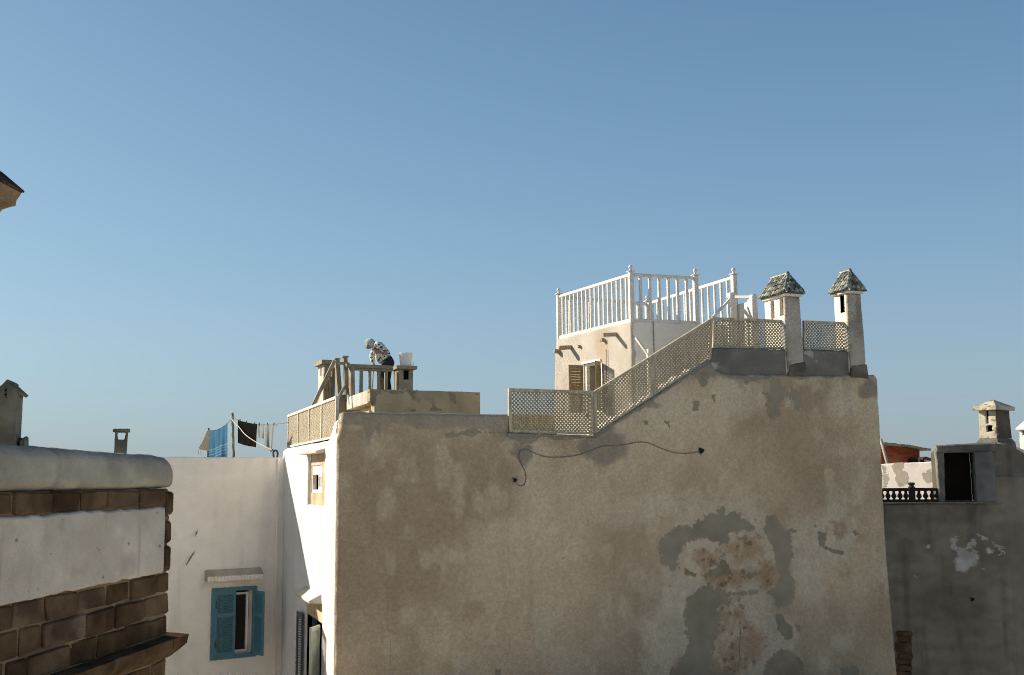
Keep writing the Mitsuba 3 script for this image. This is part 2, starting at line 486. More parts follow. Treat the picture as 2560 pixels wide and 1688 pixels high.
# the wall towards us
right = [D(*q) for q in [(2033, 870), (2040, 882), (2042, 940), (2046, 1010), (2049, 1060), (2053, 1150), (2056, 1200), (2062, 1300), (2070, 1400), (2078, 1480), (2085, 1568)]]
front_px = [(845.5, 1110), (844.6, 1096), (850.7, 1079), (854, 1067), (856, 1031), (861, 1028.5), (1000, 1031.5), (1150, 1034.5), (1269, 1036), (1271, 1080), (1484, 1090), (1560, 1042), (1640, 990), (1720, 936), (1772, 902), (1780, 908), (1790, 922), (1806, 931), (1830, 934.5), (1960, 936), (2100, 938), *right]
fp = M.poly(front_px)
ur, _ = fp[-1]
fp = [(fp[0][0] - 0.0, 0.0)] + fp + [(ur + .12, 3.0), (ur + .2, 0.0)]
obj('wall', slab(M, fp, .32, .06, .018, .7, .13, .014, seed=3, edge=.05), 'mat_main_wall', H, 40)
# its white side
K = np.array([*(FA.P(*[float(x) for x in FA.px((712, 1145))])[:2]), 0])
uK = FA.px((712, 1145))[0]
fac_px = [(704, 1146), (705, 1133), (709, 1125), (716, 1120.5), (722, 1120), (760, 1113), (790, 1107.5), (816, 1101.5), (823, 1096), (826, 1080), (827.5, 1058), (831, 1049), (841, 1038), (848, 1033), (856, 1029)]
ff = FA.poly(fac_px)
ff = [(uK - .22, 0.0)] + ff[:-1] + [(-.05, ff[-1][1]), (-.05, 0.0)]
Z1, Z2, Z3w = zm(700, 1090, 7.84), zm(700, 1460, 6.875), zm(490, 1400, 5.443)
w1 = FA.poly([Z1(555, 370), Z1(880, 330), Z1(860, 1365), Z1(535, 1355)])
w1u0, w1u1 = (w1[0][0] + w1[3][0]) / 2, (w1[1][0] + w1[2][0]) / 2
w1z0, w1z1 = (w1[2][1] + w1[3][1]) / 2, (w1[0][1] + w1[1][1]) / 2
w2 = FA.poly([Z2(428, 320), Z2(715, 350), Z2(715, 1568), Z2(428, 1568)])
w2u0, w2u1, w2z1 = w2[0][0], w2[1][0], (w2[0][1] + w2[1][1]) / 2 + .05
w2z0 = w2z1 - 2.05
hole1 = [(w1u0, w1z0), (w1u1, w1z0), (w1u1, w1z1), (w1u0, w1z1)]
hole2 = [(w2u0, w2z0), (w2u1, w2z0), (w2u1, w2z1), (w2u0, w2z1)]
fv, ffc = slab(FA, ff, .34, .05, .012, .8, .13, .006, holes=[hole1, hole2], seed=5)
q_u = (fv - FA.o) @ FA.u
ease = lambda x: np.clip(x, 0, 1) ** 2 * (3 - 2 * np.clip(x, 0, 1))
zl0, zl1 = FA.px((846, 1096))[1], FA.px((855, 1064))[1]
fv = fv - (ease((fv[:, 2] - zl0) / (zl1 - zl0)) * ease((q_u + .75) / .4) * .072)[:, None] * FA.w     # the top corner leans in with the front wall
obj('facade', (fv, ffc), 'mat_white_lime', H, 40, label='white limewashed side wall in full sun')

# solid body and roof deck
def body(fr, u0, u1, w0, w1, z0, z1, mat, parent, name='body'):
    return obj(name, fbox(fr, u0, u1, z0, z1, w0, w1, .02), mat, parent)
body(M, .62, 9.3, -6.6, -.33, 0, EYE[2] + .35, 'mat_roof', H, 'roof_deck')
obj('side_wall', fbox(M, 9.32, 9.52, 0, EYE[2] + 1.85, -6.6, -.34, .03), 'mat_main_wall', H)
obj('back_parapet', fbox(M, .7, 9.2, EYE[2] + .36, EYE[2] + 1.55, -6.85, -6.62, .03), 'mat_ochre', H)
# cement ledge under the fence
led = [M.px(q) for q in [(1268, 1082), (1484, 1089), (1560, 1041), (1640, 989), (1720, 935), (1772, 898)]]
led = led + [(u, z - .045 - .02 * math.sin(u * 9)) for u, z in led[::-1]]
obj('ledge', slab(M, led, .2, .02, .006, 3, .05, .008, w=.022, seed=9), 'mat_cement', H, 40)
# grey parapet above the shoulder
pp = M.poly([(1762, 960), (1768, 905), (1779, 869), (1969, 873), (2125, 877), (2133, 880), (2138, 890), (2141, 936), (2141, 960)], -.05)
obj('parapet', slab(M, pp, .34, .035, .012, 2.0, .08, .008, w=-.05, seed=12), 'mat_parapet', H, 40, label='dark grey cement parapet with white flakes')

# flaked patches: thin sheets of grey render standing a few millimetres proud
patches = {
 'a': ([(165, 440), (180, 380), (250, 320), (300, 285), (380, 295), (430, 265), (460, 290), (470, 240), (540, 210), (560, 165), (660, 150), (670, 105), (730, 110), (740, 170), (800, 150), (870, 155), (880, 200), (930, 215), (950, 250), (1010, 260), (1015, 310), (960, 315), (920, 290), (850, 325), (800, 300), (775, 340), (770, 400), (700, 430), (665, 385), (600, 375), (540, 375), (480, 365), (420, 395), (375, 420), (340, 500), (325, 630), (260, 645), (240, 610), (175, 605), (180, 540)], 'mat_patch'),
 'b': ([(1100, 210), (1120, 170), (1160, 185), (1210, 230), (1260, 300), (1320, 290), (1330, 400), (1340, 470), (1350, 540), (1310, 580), (1280, 640), (1320, 690), (1345, 720), (1345, 850), (1320, 920), (1250, 975), (1190, 960), (1170, 880), (1110, 850), (1200, 820), (1220, 720), (1250, 690), (1190, 640), (1180, 540), (1150, 450), (1120, 350), (1090, 290), (1130, 270)], 'mat_patch'),
 'c': ([(520, 820), (640, 810), (800, 830), (1010, 832), (1020, 850), (830, 885), (805, 900), (805, 970), (770, 990), (720, 960), (700, 1010), (720, 1090), (680, 1200), (650, 1330), (610, 1420), (620, 1480), (600, 1590), (270, 1590), (285, 1500), (370, 1410), (420, 1380), (410, 1250), (385, 1220), (400, 1120), (410, 1000), (400, 890), (470, 860)], 'mat_patch'),
 'd': ([(530, 690), (600, 672), (680, 640), (710, 560), (750, 570), (760, 640), (800, 688), (700, 702), (560, 718)], 'mat_patch_brown'),
 'e': ([(1060, 1590), (1110, 1450), (1170, 1380), (1240, 1340), (1330, 1350), (1400, 1420), (1440, 1500), (1450, 1590)], 'mat_patch_brown'),
 'f': ([(1190, 1040), (1240, 1030), (1290, 1100), (1340, 1150), (1350, 1240), (1290, 1275), (1270, 1220), (1200, 1170)], 'mat_patch'),
 'g': ([(600, 1530), (700, 1500), (780, 1520), (840, 1590), (590, 1590)], 'mat_patch_brown'),
 'h': ([(390, 630), (440, 650), (490, 680), (480, 700), (400, 690)], 'mat_patch_brown'),
 'i': ([(880, 690), (960, 680), (1050, 672), (1050, 690), (960, 720), (890, 715)], 'mat_patch_brown'),
 'j': ([(1560, 315), (1620, 330), (1625, 430), (1565, 435)], 'mat_patch'),
 'j2': ([(1590, 430), (1650, 440), (1720, 470), (1790, 490), (1770, 510), (1690, 500), (1600, 460)], 'mat_patch'),
 'k': ([(1525, 235), (1550, 240), (1545, 275), (1525, 270)], 'mat_patch'),
 'k2': ([(1850, 310), (1895, 300), (1905, 335), (1880, 350), (1860, 330)], 'mat_patch'),
 'l': ([(1330, 300), (1395, 285), (1395, 310), (1340, 325)], 'mat_patch'),
 'm': ([(915, 350), (950, 360), (945, 410), (920, 410)], 'mat_patch'),
 'n': ([(985, 195), (1015, 200), (1015, 225), (995, 215)], 'mat_patch'),
 'o': ([(720, 1130), (750, 1135), (745, 1175), (722, 1170)], 'mat_patch'),
 'p': ([(1360, 1120), (1395, 1130), (1405, 1195), (1390, 1195)], 'mat_patch'),
}
sheets = [(k, [Z5b(*q) for q in pts], m) for k, (pts, m) in patches.items()]
sheets += [('q', [Z5(*q) for q in [(700, 1160), (760, 1175), (780, 1240), (830, 1230), (850, 1290), (900, 1240), (950, 1260), (985, 1290), (980, 1400), (940, 1410), (900, 1350), (850, 1330), (780, 1350), (740, 1440), (760, 1490), (690, 1490), (660, 1400), (670, 1350), (630, 1280), (680, 1260)]], 'mat_patch'),
           ('r', [Z5(*q) for q in [(152, 1290), (185, 1285), (190, 1350), (175, 1385), (155, 1340)]], 'mat_patch'),
           ('s', [Z5(*q) for q in [(1110, 1285), (1165, 1280), (1170, 1320), (1140, 1345), (1115, 1330)]], 'mat_patch'),
           ('t', [Z4(*q) for q in [(1600, 1185), (1670, 1190), (1645, 1270), (1605, 1270)]], 'mat_patch'),
           ('u', [Z4(*q) for q in [(1650, 1030), (1700, 1000), (1735, 1015), (1725, 1050), (1680, 1070)]], 'mat_patch'),
           ('v', [Z4(*q) for q in [(1215, 1345), (1245, 1350), (1240, 1380), (1215, 1375)]], 'mat_patch'),
           ('w', [Z4(*q) for q in [(1375, 1340), (1420, 1345), (1415, 1390), (1380, 1385)]], 'mat_patch'),
           ('x', [Z4(*q) for q in [(1310, 1255), (1335, 1258), (1330, 1285), (1312, 1280)]], 'mat_patch'),
           ('y', [D(*q) for q in [(1152, 1556), (1166, 1552), (1160, 1575), (1150, 1575)]], 'mat_patch'),
           ('z', [D(*q) for q in [(1950, 1550), (1990, 1545), (2000, 1580), (1955, 1580)]], 'mat_patch'),
           ('z1', [D(*q) for q in [(1160, 1005), (1100, 1010), (1030, 1016), (1040, 1008), (1100, 1000)]], 'mat_patch')]
for i, (k, pts, m) in enumerate(sheets):
    big = len(pts) > 8
    ps = flakes(M.poly(pts), i + 1, .046 if big else .028, .011, .004 if big else -.002, 5.5, .5)
    if ps:
        obj('render_patch', sheet(M, ps, .0065, .018, .7, 3), m, H, 40)

# vent holes and the grey cable that joins them
def vent(fr, xy, r, parent, w=.02):
    u, z = fr.px(xy)
    an = np.linspace(0, 2 * np.pi, 15)[:-1]
    rr = r * (1 + .18 * np.sin(an * 3 + 1))
    ring = Polygon(np.c_[u + rr * 1.25 * np.cos(an), z + rr * 1.25 * np.sin(an)], [np.c_[u + rr * .86 * np.cos(an), z + rr * .86 * np.sin(an)]])
    obj('vent_rim', prism(fr, list(ring.exterior.coords)[:-1], w - .02, w - .002), 'mat_cement', parent)
    obj('vent_hole', prism(fr, np.c_[u + rr * np.cos(an), z + rr * np.sin(an)], w - .02, w + .003), 'mat_black', parent)  # black disc stands for the darkness inside the hole
vent(M, D(1627, 1047), .052, H, .026)
vent(M, D(1195, 1115), .036, H, .026)
Zc = zm(820, 1000, 2378 / 1480)
plain('mat_cable', (.16, .155, .145), .6, .3)
cpts = [Zc(*q) for q in [(1492, 206), (1440, 215), (1395, 212), (1330, 192), (1280, 172), (1240, 170), (1180, 182), (1100, 188), (1050, 206), (1000, 222), (930, 230), (880, 229), (830, 214), (790, 199), (776, 201), (768, 220), (775, 255), (792, 290), (795, 320), (785, 343), (770, 345), (757, 333), (750, 322)]]
cu = smooth_path(np.array([M.px(q) for q in cpts]), 110)
t = thing('cable', 'thin grey cable looping across the big plastered wall between two holes', 'cable')
obj('wire', tube(M.P(cu[:, 0], cu[:, 1], relief(cu[:, 0], cu[:, 1], .018, .7, 3) + .010), .0095, 6), 'mat_cable', t, True)

# ------------------------------------------------------------------ lattice fences
def lattice_mesh(fr, pts, w, pitch=.0705, sw=.0245, th=.007):
    """two layers of diagonal slats filling the polygon"""
    P = Polygon(pts)
    x0, z0, x1, z1 = P.bounds
    n = int(((x1 - x0) + (z1 - z0)) / pitch) + 2
    s2 = sw / math.sqrt(2)
    ms = []
    for lay, sg in ((0, 1), (1, -1)):
        for k in range(-1, n):
            c = k * pitch
            a = (x0 + c, z0) if sg > 0 else (x1 - c, z0)
            b = (a[0] - sg * 30, z0 + 30)
            q = LineString([(a[0] + sg * 30, z0 - 30), b]).buffer(sw / 2, cap_style=2).intersection(P)
            for g in getattr(q, 'geoms', [q]):
                if g.is_empty or g.geom_type != 'Polygon' or g.area < 2e-5:
                    continue
                ww = w + (.004 if lay else -.004) + .0006 * math.sin(k * 2.1)
                ms.append(prism(fr, list(g.simplify(1e-5).exterior.coords)[:-1], ww - th / 2, ww + th / 2))
    return join(ms)


def inset(pts, d):
    return list(Polygon(pts).buffer(-d, join_style=2).exterior.coords)[:-1]


def frame_side(fr, a, b, c, d, w0, w1):
    return prism(fr, [a, b, c, d], w0, w1)


def fence_panel(fr, q, key, mat, w, fw=.055, posts=(True, True), first=True):
    """q: outer corners bottom-left, bottom-right, top-right, top-left in (u, z)"""
    bl, br, tr, tl = [np.array(x) for x in q]
    il = fw
    def mixp(a, b, d):
        return a + (b - a) * d / np.linalg.norm(b - a)
    up = np.array([0, fw])
    if posts[0]:
        obj('post', prism(fr, [bl, bl + [fw, (br - bl)[1] / (br - bl)[0] * fw], tl + [fw, (tr - tl)[1] / (tr - tl)[0] * fw], tl], w - .03, w + .03), mat, key)
    if posts[1]:
        obj('post', prism(fr, [br - [fw, (br - bl)[1] / (br - bl)[0] * fw], br, tr, tr - [fw, (tr - tl)[1] / (tr - tl)[0] * fw]], w - .03, w + .03), mat, key)
    e = .002
    obj('rail', prism(fr, [tl - up, tr - up, tr + [0, e], tl + [0, e]], w - .034, w + .034), mat, key)
    obj('rail', prism(fr, [bl - [0, e], br - [0, e], br + up * .8, bl + up * .8], w - .032, w + .032), mat, key)
    inner = [bl + up * .6 + [fw * .6, 0], br + up * .6 - [fw * .6, 0], tr - up * .6 - [fw * .6, 0], tl - up * .6 + [fw * .6, 0]]
    obj('lattice', lattice_mesh(fr, inner, w), mat + '_slat', key, kind='stuff')
wood('mat_fence_old_slat', (.21, .185, .125), (.31, .275, .195))
wood('mat_fence_slat', (.38, .335, .26), (.47, .425, .34))

WL = -.06
L1 = thing('lattice_fence', 'stepped wooden lattice fence climbing the sloping top of the plastered wall', 'fence', 'lattice fences on the plastered house')
qa = M.poly([(1271, 1080), (1482, 1086.5), (1482, 978), (1271, 971)], WL)
fence_panel(M, qa, L1, 'mat_fence_old', WL)
mid_b, mid_t = Z4(1285, 1125), Z4(1270, 815)
e_b, e_t = (1776, 897), (1781, 793.5)
s_b, s_t = (1484.5, 1087), (1484, 978.5)
def lerp(a, b, t):
    return (a[0] + (b[0] - a[0]) * t, a[1] + (b[1] - a[1]) * t)
mb, mt = lerp(s_b, e_b, .5), lerp(s_t, e_t, .5)
fence_panel(M, M.poly([s_b, mb, mt, s_t], WL), L1, 'mat_fence_old', WL, .05)
fence_panel(M, M.poly([mb, e_b, e_t, mt], WL), L1, 'mat_fence_old', WL, .05)
L2 = thing('lattice_fence', 'level lattice fence panel on the grey parapet left of the first tiled chimney', 'fence', 'lattice fences on the plastered house')
WB = -.16
fence_panel(M, M.poly([(1781, 870), (1968, 873), (1968, 801), (1781, 794)], WB), L2, 'mat_fence_old', WB, .045)
L3 = thing('lattice_fence', 'short lattice fence panel between the two green tiled chimneys', 'fence', 'lattice fences on the plastered house')
fence_panel(M, M.poly([(2008, 874), (2126, 877), (2126, 806.5), (2008, 802)], WB), L3, 'mat_fence_old', WB, .045)
L4 = thing('lattice_fence', 'pale sunlit lattice fence on top of the white side wall', 'fence', 'lattice fences on the plastered house')
WF = -.17
fq = FA.poly([(720.5, 1120), (843, 1094), (843.5, 993.5), (722, 1036)], WF)
zb, zt = (fq[0][1] + fq[1][1]) / 2, (fq[2][1] + fq[3][1]) / 2
us = [FA.px(q, WF)[0] for q in [(722, 1036), (747.5, 1030), (775, 1020), (806.3, 1010), (843.5, 993.5)]]
for i in range(4):
    fence_panel(FA, [(us[i], zb), (us[i + 1], zb), (us[i + 1], zt), (us[i], zt)], L4, 'mat_fence', WF, .045, posts=(True, i == 3))

# ------------------------------------------------------------------ windows of the white side wall
def shutter(parent, fr, u, z0, w, width, height, az, mat, rows, nslat, name='shutter', st=.055, th=.035, side=1, tilt=.5):
    """a louvred leaf hinged at (u, w) of fr and standing at azimuth az; rows = list of (from, to) fractions of the height that are louvred"""
    h = Fr(fr.P(u, 0, w), az)
    ms = [fbox(h, 0, st, z0, z0 + height, -th / 2, th / 2, .004), fbox(h, width - st, width, z0, z0 + height, -th / 2, th / 2, .004)]
    edges = [0] + [e for r in rows for e in r] + [1]
    for a, b in zip(edges[::2], edges[1::2]):
        ms.append(fbox(h, st, width - st, z0 + a * height, z0 + b * height, -th / 2 + .002, th / 2 - .002, .003))
    key = obj(name, ms, mat, parent)
    for (a, b), n in zip(rows, nslat):
        for i in range(n):
            zc = z0 + height * (a + (b - a) * (i + .5) / n)
            hh = height * (b - a) / n * .62
            v, f = bevel((st, -hh * .75, -.004), (width - st, hh * .75, .004), .002)
            c, s = math.cos(tilt), math.sin(tilt)
            obj('slat', (h.P(v[:, 0], zc + v[:, 1] * c - v[:, 2] * s, v[:, 1] * s * side + v[:, 2] * c), f), mat, key)
    return h, key


def hood(fr, u0, u1, zt, zb, w, inset=0.0, lip=.03):
    pts = [(u0 + inset * .3, zt, -.02), (u1 - inset * .3, zt, -.02), (u0, zb, -.02), (u1, zb, -.02), (u0 + inset, zb + lip, w), (u1 - inset, zb + lip, w), (u0 + inset, zb, w - .01), (u1 - inset, zb, w - .01)]
    p = np.array(pts)
    return hull(fr.P(p[:, 0], p[:, 1], p[:, 2]))


def ring(fr, u0, u1, z0, z1, d, w0, w1):
    """a rectangular frame: four butted bars"""
    return [fbox(fr, u0, u0 + d, z0, z1, w0, w1, .004), fbox(fr, u1 - d, u1, z0, z1, w0, w1, .004),
            fbox(fr, u0 + d, u1 - d, z1 - d, z1, w0, w1 - .002, .004), fbox(fr, u0 + d, u1 - d, z0, z0 + d, w0, w1 - .002, .004)]


def dark_room(fr, u0, u1, z0, z1, w, depth, parent, e=.3):
    """an open-fronted dark room behind an opening: back, sides, floor and ceiling"""
    ms = [fbox(fr, u0 - e, u1 + e, z0 - e, z1 + e, w - depth - .05, w - depth, .01), fbox(fr, u0 - e - .05, u0 - e, z0 - e, z1 + e, w - depth, w, .01), fbox(fr, u1 + e, u1 + e + .05, z0 - e, z1 + e, w - depth, w, .01),
          fbox(fr, u0 - e, u1 + e, z1 + e, z1 + e + .05, w - depth, w, .01), fbox(fr, u0 - e, u1 + e, z0 - e - .05, z0 - e, w - depth, w, .01)]
    return obj('inner_room', ms, 'mat_room', parent)
plain('mat_room', (.055, .05, .045), .9, .1)  # near-black walls stand for the darkness of an unlit room
plaster('mat_surround', (.46, .36, .24), (.56, .46, .33), 3.0, .3, .12, .25)
plaster('mat_hood', (.52, .47, .40), (.62, .58, .52), 2.5, .2, .1, .2)

# small upper window: stone surround, white frame, sliding sashes
wk = H + '__window'
used.add(wk)
s_in = FA.poly([Z1(612, 585), Z1(822, 570), Z1(815, 1105), Z1(605, 1130)], -.05)
a0, a1 = (s_in[0][0] + s_in[3][0]) / 2, (s_in[1][0] + s_in[2][0]) / 2
b0, b1 = (s_in[2][1] + s_in[3][1]) / 2, (s_in[0][1] + s_in[1][1]) / 2
e = .012
obj('surround',
    [fbox(FA, w1u0 - e, a0, w1z0 - e, w1z1 + e, -.16, -.055, .004), fbox(FA, a1, w1u1 + e, w1z0 - e, w1z1 + e, -.16, -.055, .004),
     fbox(FA, a0, a1, b1, w1z1 + e, -.16, -.057, .004), fbox(FA, a0, a1, w1z0 - e, b0, -.16, -.057, .004)], 'mat_surround', wk, label='ochre stone surround of the small window')
wf = obj('frame', ring(FA, a0, a1, b0, b1, .055, -.15, -.075) + [fbox(FA, a0 + .05, a1 - .05, b1 - .17, b1 - .05, -.15, -.078, .004)], 'mat_white_frame', wk)
um = (a0 + a1) / 2
obj('sash', ring(FA, um - .06, a1 - .055, b0 + .055, b1 - .17, .045, -.145, -.10), 'mat_white_frame', wk)
obj('sash', ring(FA, um - .12, um + .02, b0 + .055, b1 - .17, .03, -.175, -.147), 'mat_white_frame', wk)
obj('pane', prism(FA, [(um - .016, b0 + .10), (a1 - .10, b0 + .10), (a1 - .10, b1 - .215), (um - .016, b1 - .215)], -.118, -.121), 'mat_pane', wk)
scene['mat_pane'] = {'type': 'principled', 'base_color': {'type': 'rgb', 'value': [.32, .36, .37]}, 'roughness': .12, 'specular': .6}
dark_room(FA, w1u0, w1u1, w1z0, w1z1, -.36, .5, wk)
h1 = FA.poly([Z1(545, 290), Z1(885, 232), Z1(880, 335), Z1(470, 368)])
obj('hood', hood(FA, h1[3][0] + .30, h1[1][0] + .01, (h1[0][1] + h1[1][1]) / 2, w1z1 - .0, .16, .03, .03), 'mat_hood', wk)

# lower window: open louvred shutters under a pointed hood
wl = H + '__window_001'
used.add(wl)
dark_room(FA, w2u0, w2u1, w2z0, w2z1, -.36, .6, wl)
obj('frame', ring(FA, w2u0, w2u1, w2z0, w2z1 - .32, .06, -.22, -.14), 'mat_slate', wl)
plain('mat_slate', (.075, .09, .09), .6, .4, .3)
plain('mat_slate_sunlit', (.30, .33, .29), .6, .4, .2)  # paler copy of the slate: sunlight on the right leaf put into its colour
obj('lintel', fbox(FA, w2u0 - .01, w2u1 + .01, w2z1 - .32, w2z1 + .01, -.2, -.035, .006), 'mat_surround', wl)
sh = w2z1 - .32 - w2z0
shutter(H, FA, w2u0 - .01, w2z0, .035, .40, sh, 116, 'mat_slate', [(.05, .95)], [34], side=-1)
shutter(H, FA, w2u1 - .02, w2z0, .03, .40, sh, 258, 'mat_slate_sunlit', [(.05, .95)], [34], side=1)
hp = FA.poly([Z2(400, 150), Z2(705, 230)])
obj('hood', hood(FA, w2u0 - .03, w2u1 + .0, w2z1 + .20, w2z1 + .03, .20, .14, .04), 'mat_hood', wl)

# ------------------------------------------------------------------ the room on the roof, with its white railing
Tp = at_depth(1578, 800, 23.0)
TS, TF = Fr(Tp, -62.7), Fr(Tp, 18.5)
zt = EYE[2] + 3.37
zdeck = EYE[2] + .3
R = thing('rooftop_room', 'beige plastered room standing on the flat roof, with beams sticking out of its sunlit side', 'rooftop room')
plaster('mat_tower_lit', (.385, .36, .325), (.455, .43, .395), 1.0, .12, .10, .16, .004, .001, lambda p, n, c: mix(c, (.37, .285, .19), .55 * smoothstep(.56, .78, fbm(p.x * 1.5, p.y * 1.5, p.z * 1.2 + 4, 3))))
plaster('mat_tower_white', (.62, .61, .56), (.69, .68, .63), .9, .1, .12, .12)
Zw = zm(1370, 840, 9.512)
sp = TS.poly([(1384.5, 972), (1385.5, 920), (1386, 880), (1390, 852)])
ho = TS.poly([Zw(862, 690), Zw(1252, 590)])
hu0, hu1, hz1 = ho[0][0], ho[1][0], (ho[0][1] + ho[1][1]) / 2
hz0 = hz1 - 1.12
ztop = zt - .0
obj('wall', slab(TS, [(sp[0][0] - .02, zdeck)] + sp[:3] + [(sp[3][0], ztop), (0, ztop), (0, zdeck)], .28, .05, .012, 1.1, .1, .01, holes=[[(hu0, hz0), (hu1, hz0), (hu1, hz1), (hu0, hz1)]], seed=21), 'mat_tower_lit', R, 40)
LF = 2.42
obj('wall', slab(TF, [(.012, zdeck), (LF, zdeck), (LF, ztop), (.012, ztop)], .28, .04, .008, 1.1, .12, 0, w=-.008, seed=22), 'mat_tower_white', R, 40, label='white front wall in shade')
Tq = Fr(TF.P(LF, 0, 0), -62.7)
obj('roof_slab', (lambda pl: hull(np.array([[*q[:2], z] for q in pl for z in (ztop - .2, ztop - .01)])))([TS.P(-.03, 0, -.03), TS.P(sp[3][0] + .04, 0, -.03), Tq.P(sp[3][0] + .1, 0, -.04), Tq.P(-.03, 0, -.04)]), 'mat_tower_white', R)
obj('back_wall', hull(np.array([[*q[:2], z] for q in [TS.P(sp[3][0] + .03, 0, -.05), Tq.P(sp[3][0] + .06, 0, -.06), Tq.P(sp[3][0] + .3, 0, -.06), TS.P(sp[3][0] + .3, 0, -.05)] for z in (zdeck, ztop - .21)])), 'mat_tower_white', R)
obj('side_wall', hull(np.array([[*q[:2], z] for q in [Tq.P(sp[3][0] + .08, 0, 0), Tq.P(-.02, 0, 0), Tq.P(-.02, 0, -.2), Tq.P(sp[3][0] + .08, 0, -.2)] for z in (zdeck, ztop - .212)])), 'mat_tower_white', R)
# window with louvred shutters
rw = R + '__window'
used.add(rw)
dark_room(TS, hu0, hu1, hz0, hz1, -.30, .6, rw)
obj('frame', ring(TS, hu0 - .004, hu1 + .004, hz0 - .004, hz1 + .004, .05, -.12, -.03), 'mat_white_frame', rw)
obj('lintel', fbox(TS, hu0 - .06, hu1 + .03, hz1 + .004, hz1 + .055, -.02, .035, .006), 'mat_white_frame', rw)
hh = hz1 - hz0 - .02
shutter(R, TS, hu0 - .01, hz0, .035, .35, hh, 198, 'mat_brown_shutter', [(.58, .92)], [6], side=-1, st=.06)
shutter(R, TS, hu1 + .01, hz0, .03, .35, hh, 250, 'mat_brown_shutter', [(.58, .92)], [6], side=1, st=.06)
obj('conduit', tube([TS.P(*TS.px(Zw(1383, 320), .03), .03), TS.P(*TS.px(Zw(1384, 1000), .03), .03), TS.P(*TS.px(Zw(1384, 1300), .03), .03)], .008, 6), 'mat_iron', R)
obj('conduit', tube([TF.P(*TF.px((1633, 803), .01), .012), TF.P(*TF.px((1634.5, 850), .01), .012), TF.P(*TF.px((1636, 900), .01), .012)], .009, 6), 'mat_cable', R)
# beams and broken beam ends
for a, l, r in [(Zw(545, 272), .335, .048), (Z4(984, 640), .35, .042)]:
    u, z = TS.px(a)
    v, f = bevel((-r, -r, -.05), (r, r, l), .012, .008)
    obj('beam', (TS.P(u + v[:, 0], z + v[:, 1] - .10 * np.maximum(v[:, 2], 0), v[:, 2]), f), 'mat_grey_wood', R)
for a, l, r in [((1451, 866.5), .07, .03), ((1511, 851), .10, .04), ((1397, 879), .13, .05)]:
    u, z = TS.px(a)
    v, f = bevel((-r, -r, -.05), (r, r, l), .016, .014)
    obj('beam_stub', (TS.P(u + v[:, 0], z + v[:, 1], v[:, 2]), f), 'mat_grey_wood', R)

# white railing round its flat top
W = thing('terrace_railing', 'white wooden railing with ball topped posts round the rooftop room', 'railing')
def rail_run(a, b, n, zb, zt, key, bal=.05, mat='mat_white_wood'):
    a, b = np.asarray(a, float), np.asarray(b, float)
    d = b - a
    az = math.degrees(math.atan2(d[1], d[0]))
    L = float(np.linalg.norm(d[:2]))
    fr = Fr(a, az)
    obj('rail', fbox(fr, .05, L - .05, zt - .075, zt, -.035, .035, .012), mat, key)
    obj('rail', fbox(fr, .05, L - .05, zb, zb + .085, -.04, .04, .008), mat, key)
    for i in range(n):
        u = L * (i + 1) / (n + 1)
        obj('baluster', fbox(fr, u - bal / 2, u + bal / 2, zb + .08, zt - .07, -bal / 2, bal / 2, .006), mat, key)


def ball_post(p, az, zb, zt, key, s=.105, r=.047):
    fr = Fr(p, az)
    k = obj('post', [fbox(fr, -s / 2, s / 2, zb, zt, -s / 2, s / 2, .006), fbox(fr, -s / 2 - .025, s / 2 + .025, zt, zt + .022, -s / 2 - .025, s / 2 + .025, .006)], 'mat_white_wood', key)
    prof = [(.0, .02), (.042, .022), (.030, .045), (.026, .055)] + [(r * math.sin(a), .10 - r * math.cos(a) + .012) for a in np.linspace(.5, math.pi, 9)]
    obj('finial', lathe((p[0], p[1], zt), prof, 14), 'mat_white_wood', k, 50)
zr = EYE[2] + 4.41
zb = zt - .04
c0 = TS.P(-.05, 0, -.05)
P2 = TS.P(sp[3][0] + .08, 0, -.05)
P3 = TF.P(1.60, 0, -.05)
P5 = at_z(1834, 690, zr)
P4 = at_z(1618, 757, zr)
for p in (c0, P2, P3, P4, P5):
    ball_post(p, 18.5 if p is not P5 else -62.7, zb, zr + .025, W)
rail_run(P2, c0, 16, zb, zr, W)
rail_run(c0, P3, 6, zb, zr, W, .058)
rail_run(P4, P5, 14, zb, zr, W)
rail_run(P2, P4, 8, zb, zr, W, .06)

# white stair that climbs behind the sloping fence to the top of the room
S = thing('rooftop_stair', 'whitewashed masonry stair with stub walls and handrails, right of the white railing', 'stair')
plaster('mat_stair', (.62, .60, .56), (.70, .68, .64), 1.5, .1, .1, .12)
su0, sz0 = M.px((1500, 1083))
su1, sz1 = M.px((1778, 895))
ns = 12
sa, sb_ = zdeck + .25, EYE[2] + 2.25
for i in range(ns):
    u0, u1 = su0 + .3 + (su1 + .5 - su0) * i / ns, su0 + .3 + (su1 + .5 - su0) * (i + 1) / ns
    obj('step', fbox(M, u0, u1 + (.02 if i < ns - 1 else 0), zdeck + .02, sa + (sb_ - sa) * (i + 1) / ns, -2.35, -.95 - .004 * i, .012), 'mat_stair', S)
obj('landing', fbox(M, su1 + .82, 9.2, zdeck + .02, sz1 + .02, -2.6, -.42, .02), 'mat_roof', S)
ZB = zm(1580, 660, 7.43)
pa = at_depth(1834, 731, 23.0)
fa = Fr(pa, 18.5)
za = pa[2]
obj('pillar', fbox(fa, -.085, .085, zdeck, za, -.17, 0, .015), 'mat_stair', S)
pb = at_depth(1887, 735, 22.6)
fb = Fr(pb, 18.5)
obj('pillar', slab(fb, [(-.065, zdeck), (.065, zdeck), (.065, pb[2] - .03), (.02, pb[2]), (-.03, pb[2] + .0), (-.065, pb[2] - .02)], .22, .02, .004, 2, .06), 'mat_stair', S, 40)
fs_ = Fr(fb.P(-.04, 0, -.1), -62.7)
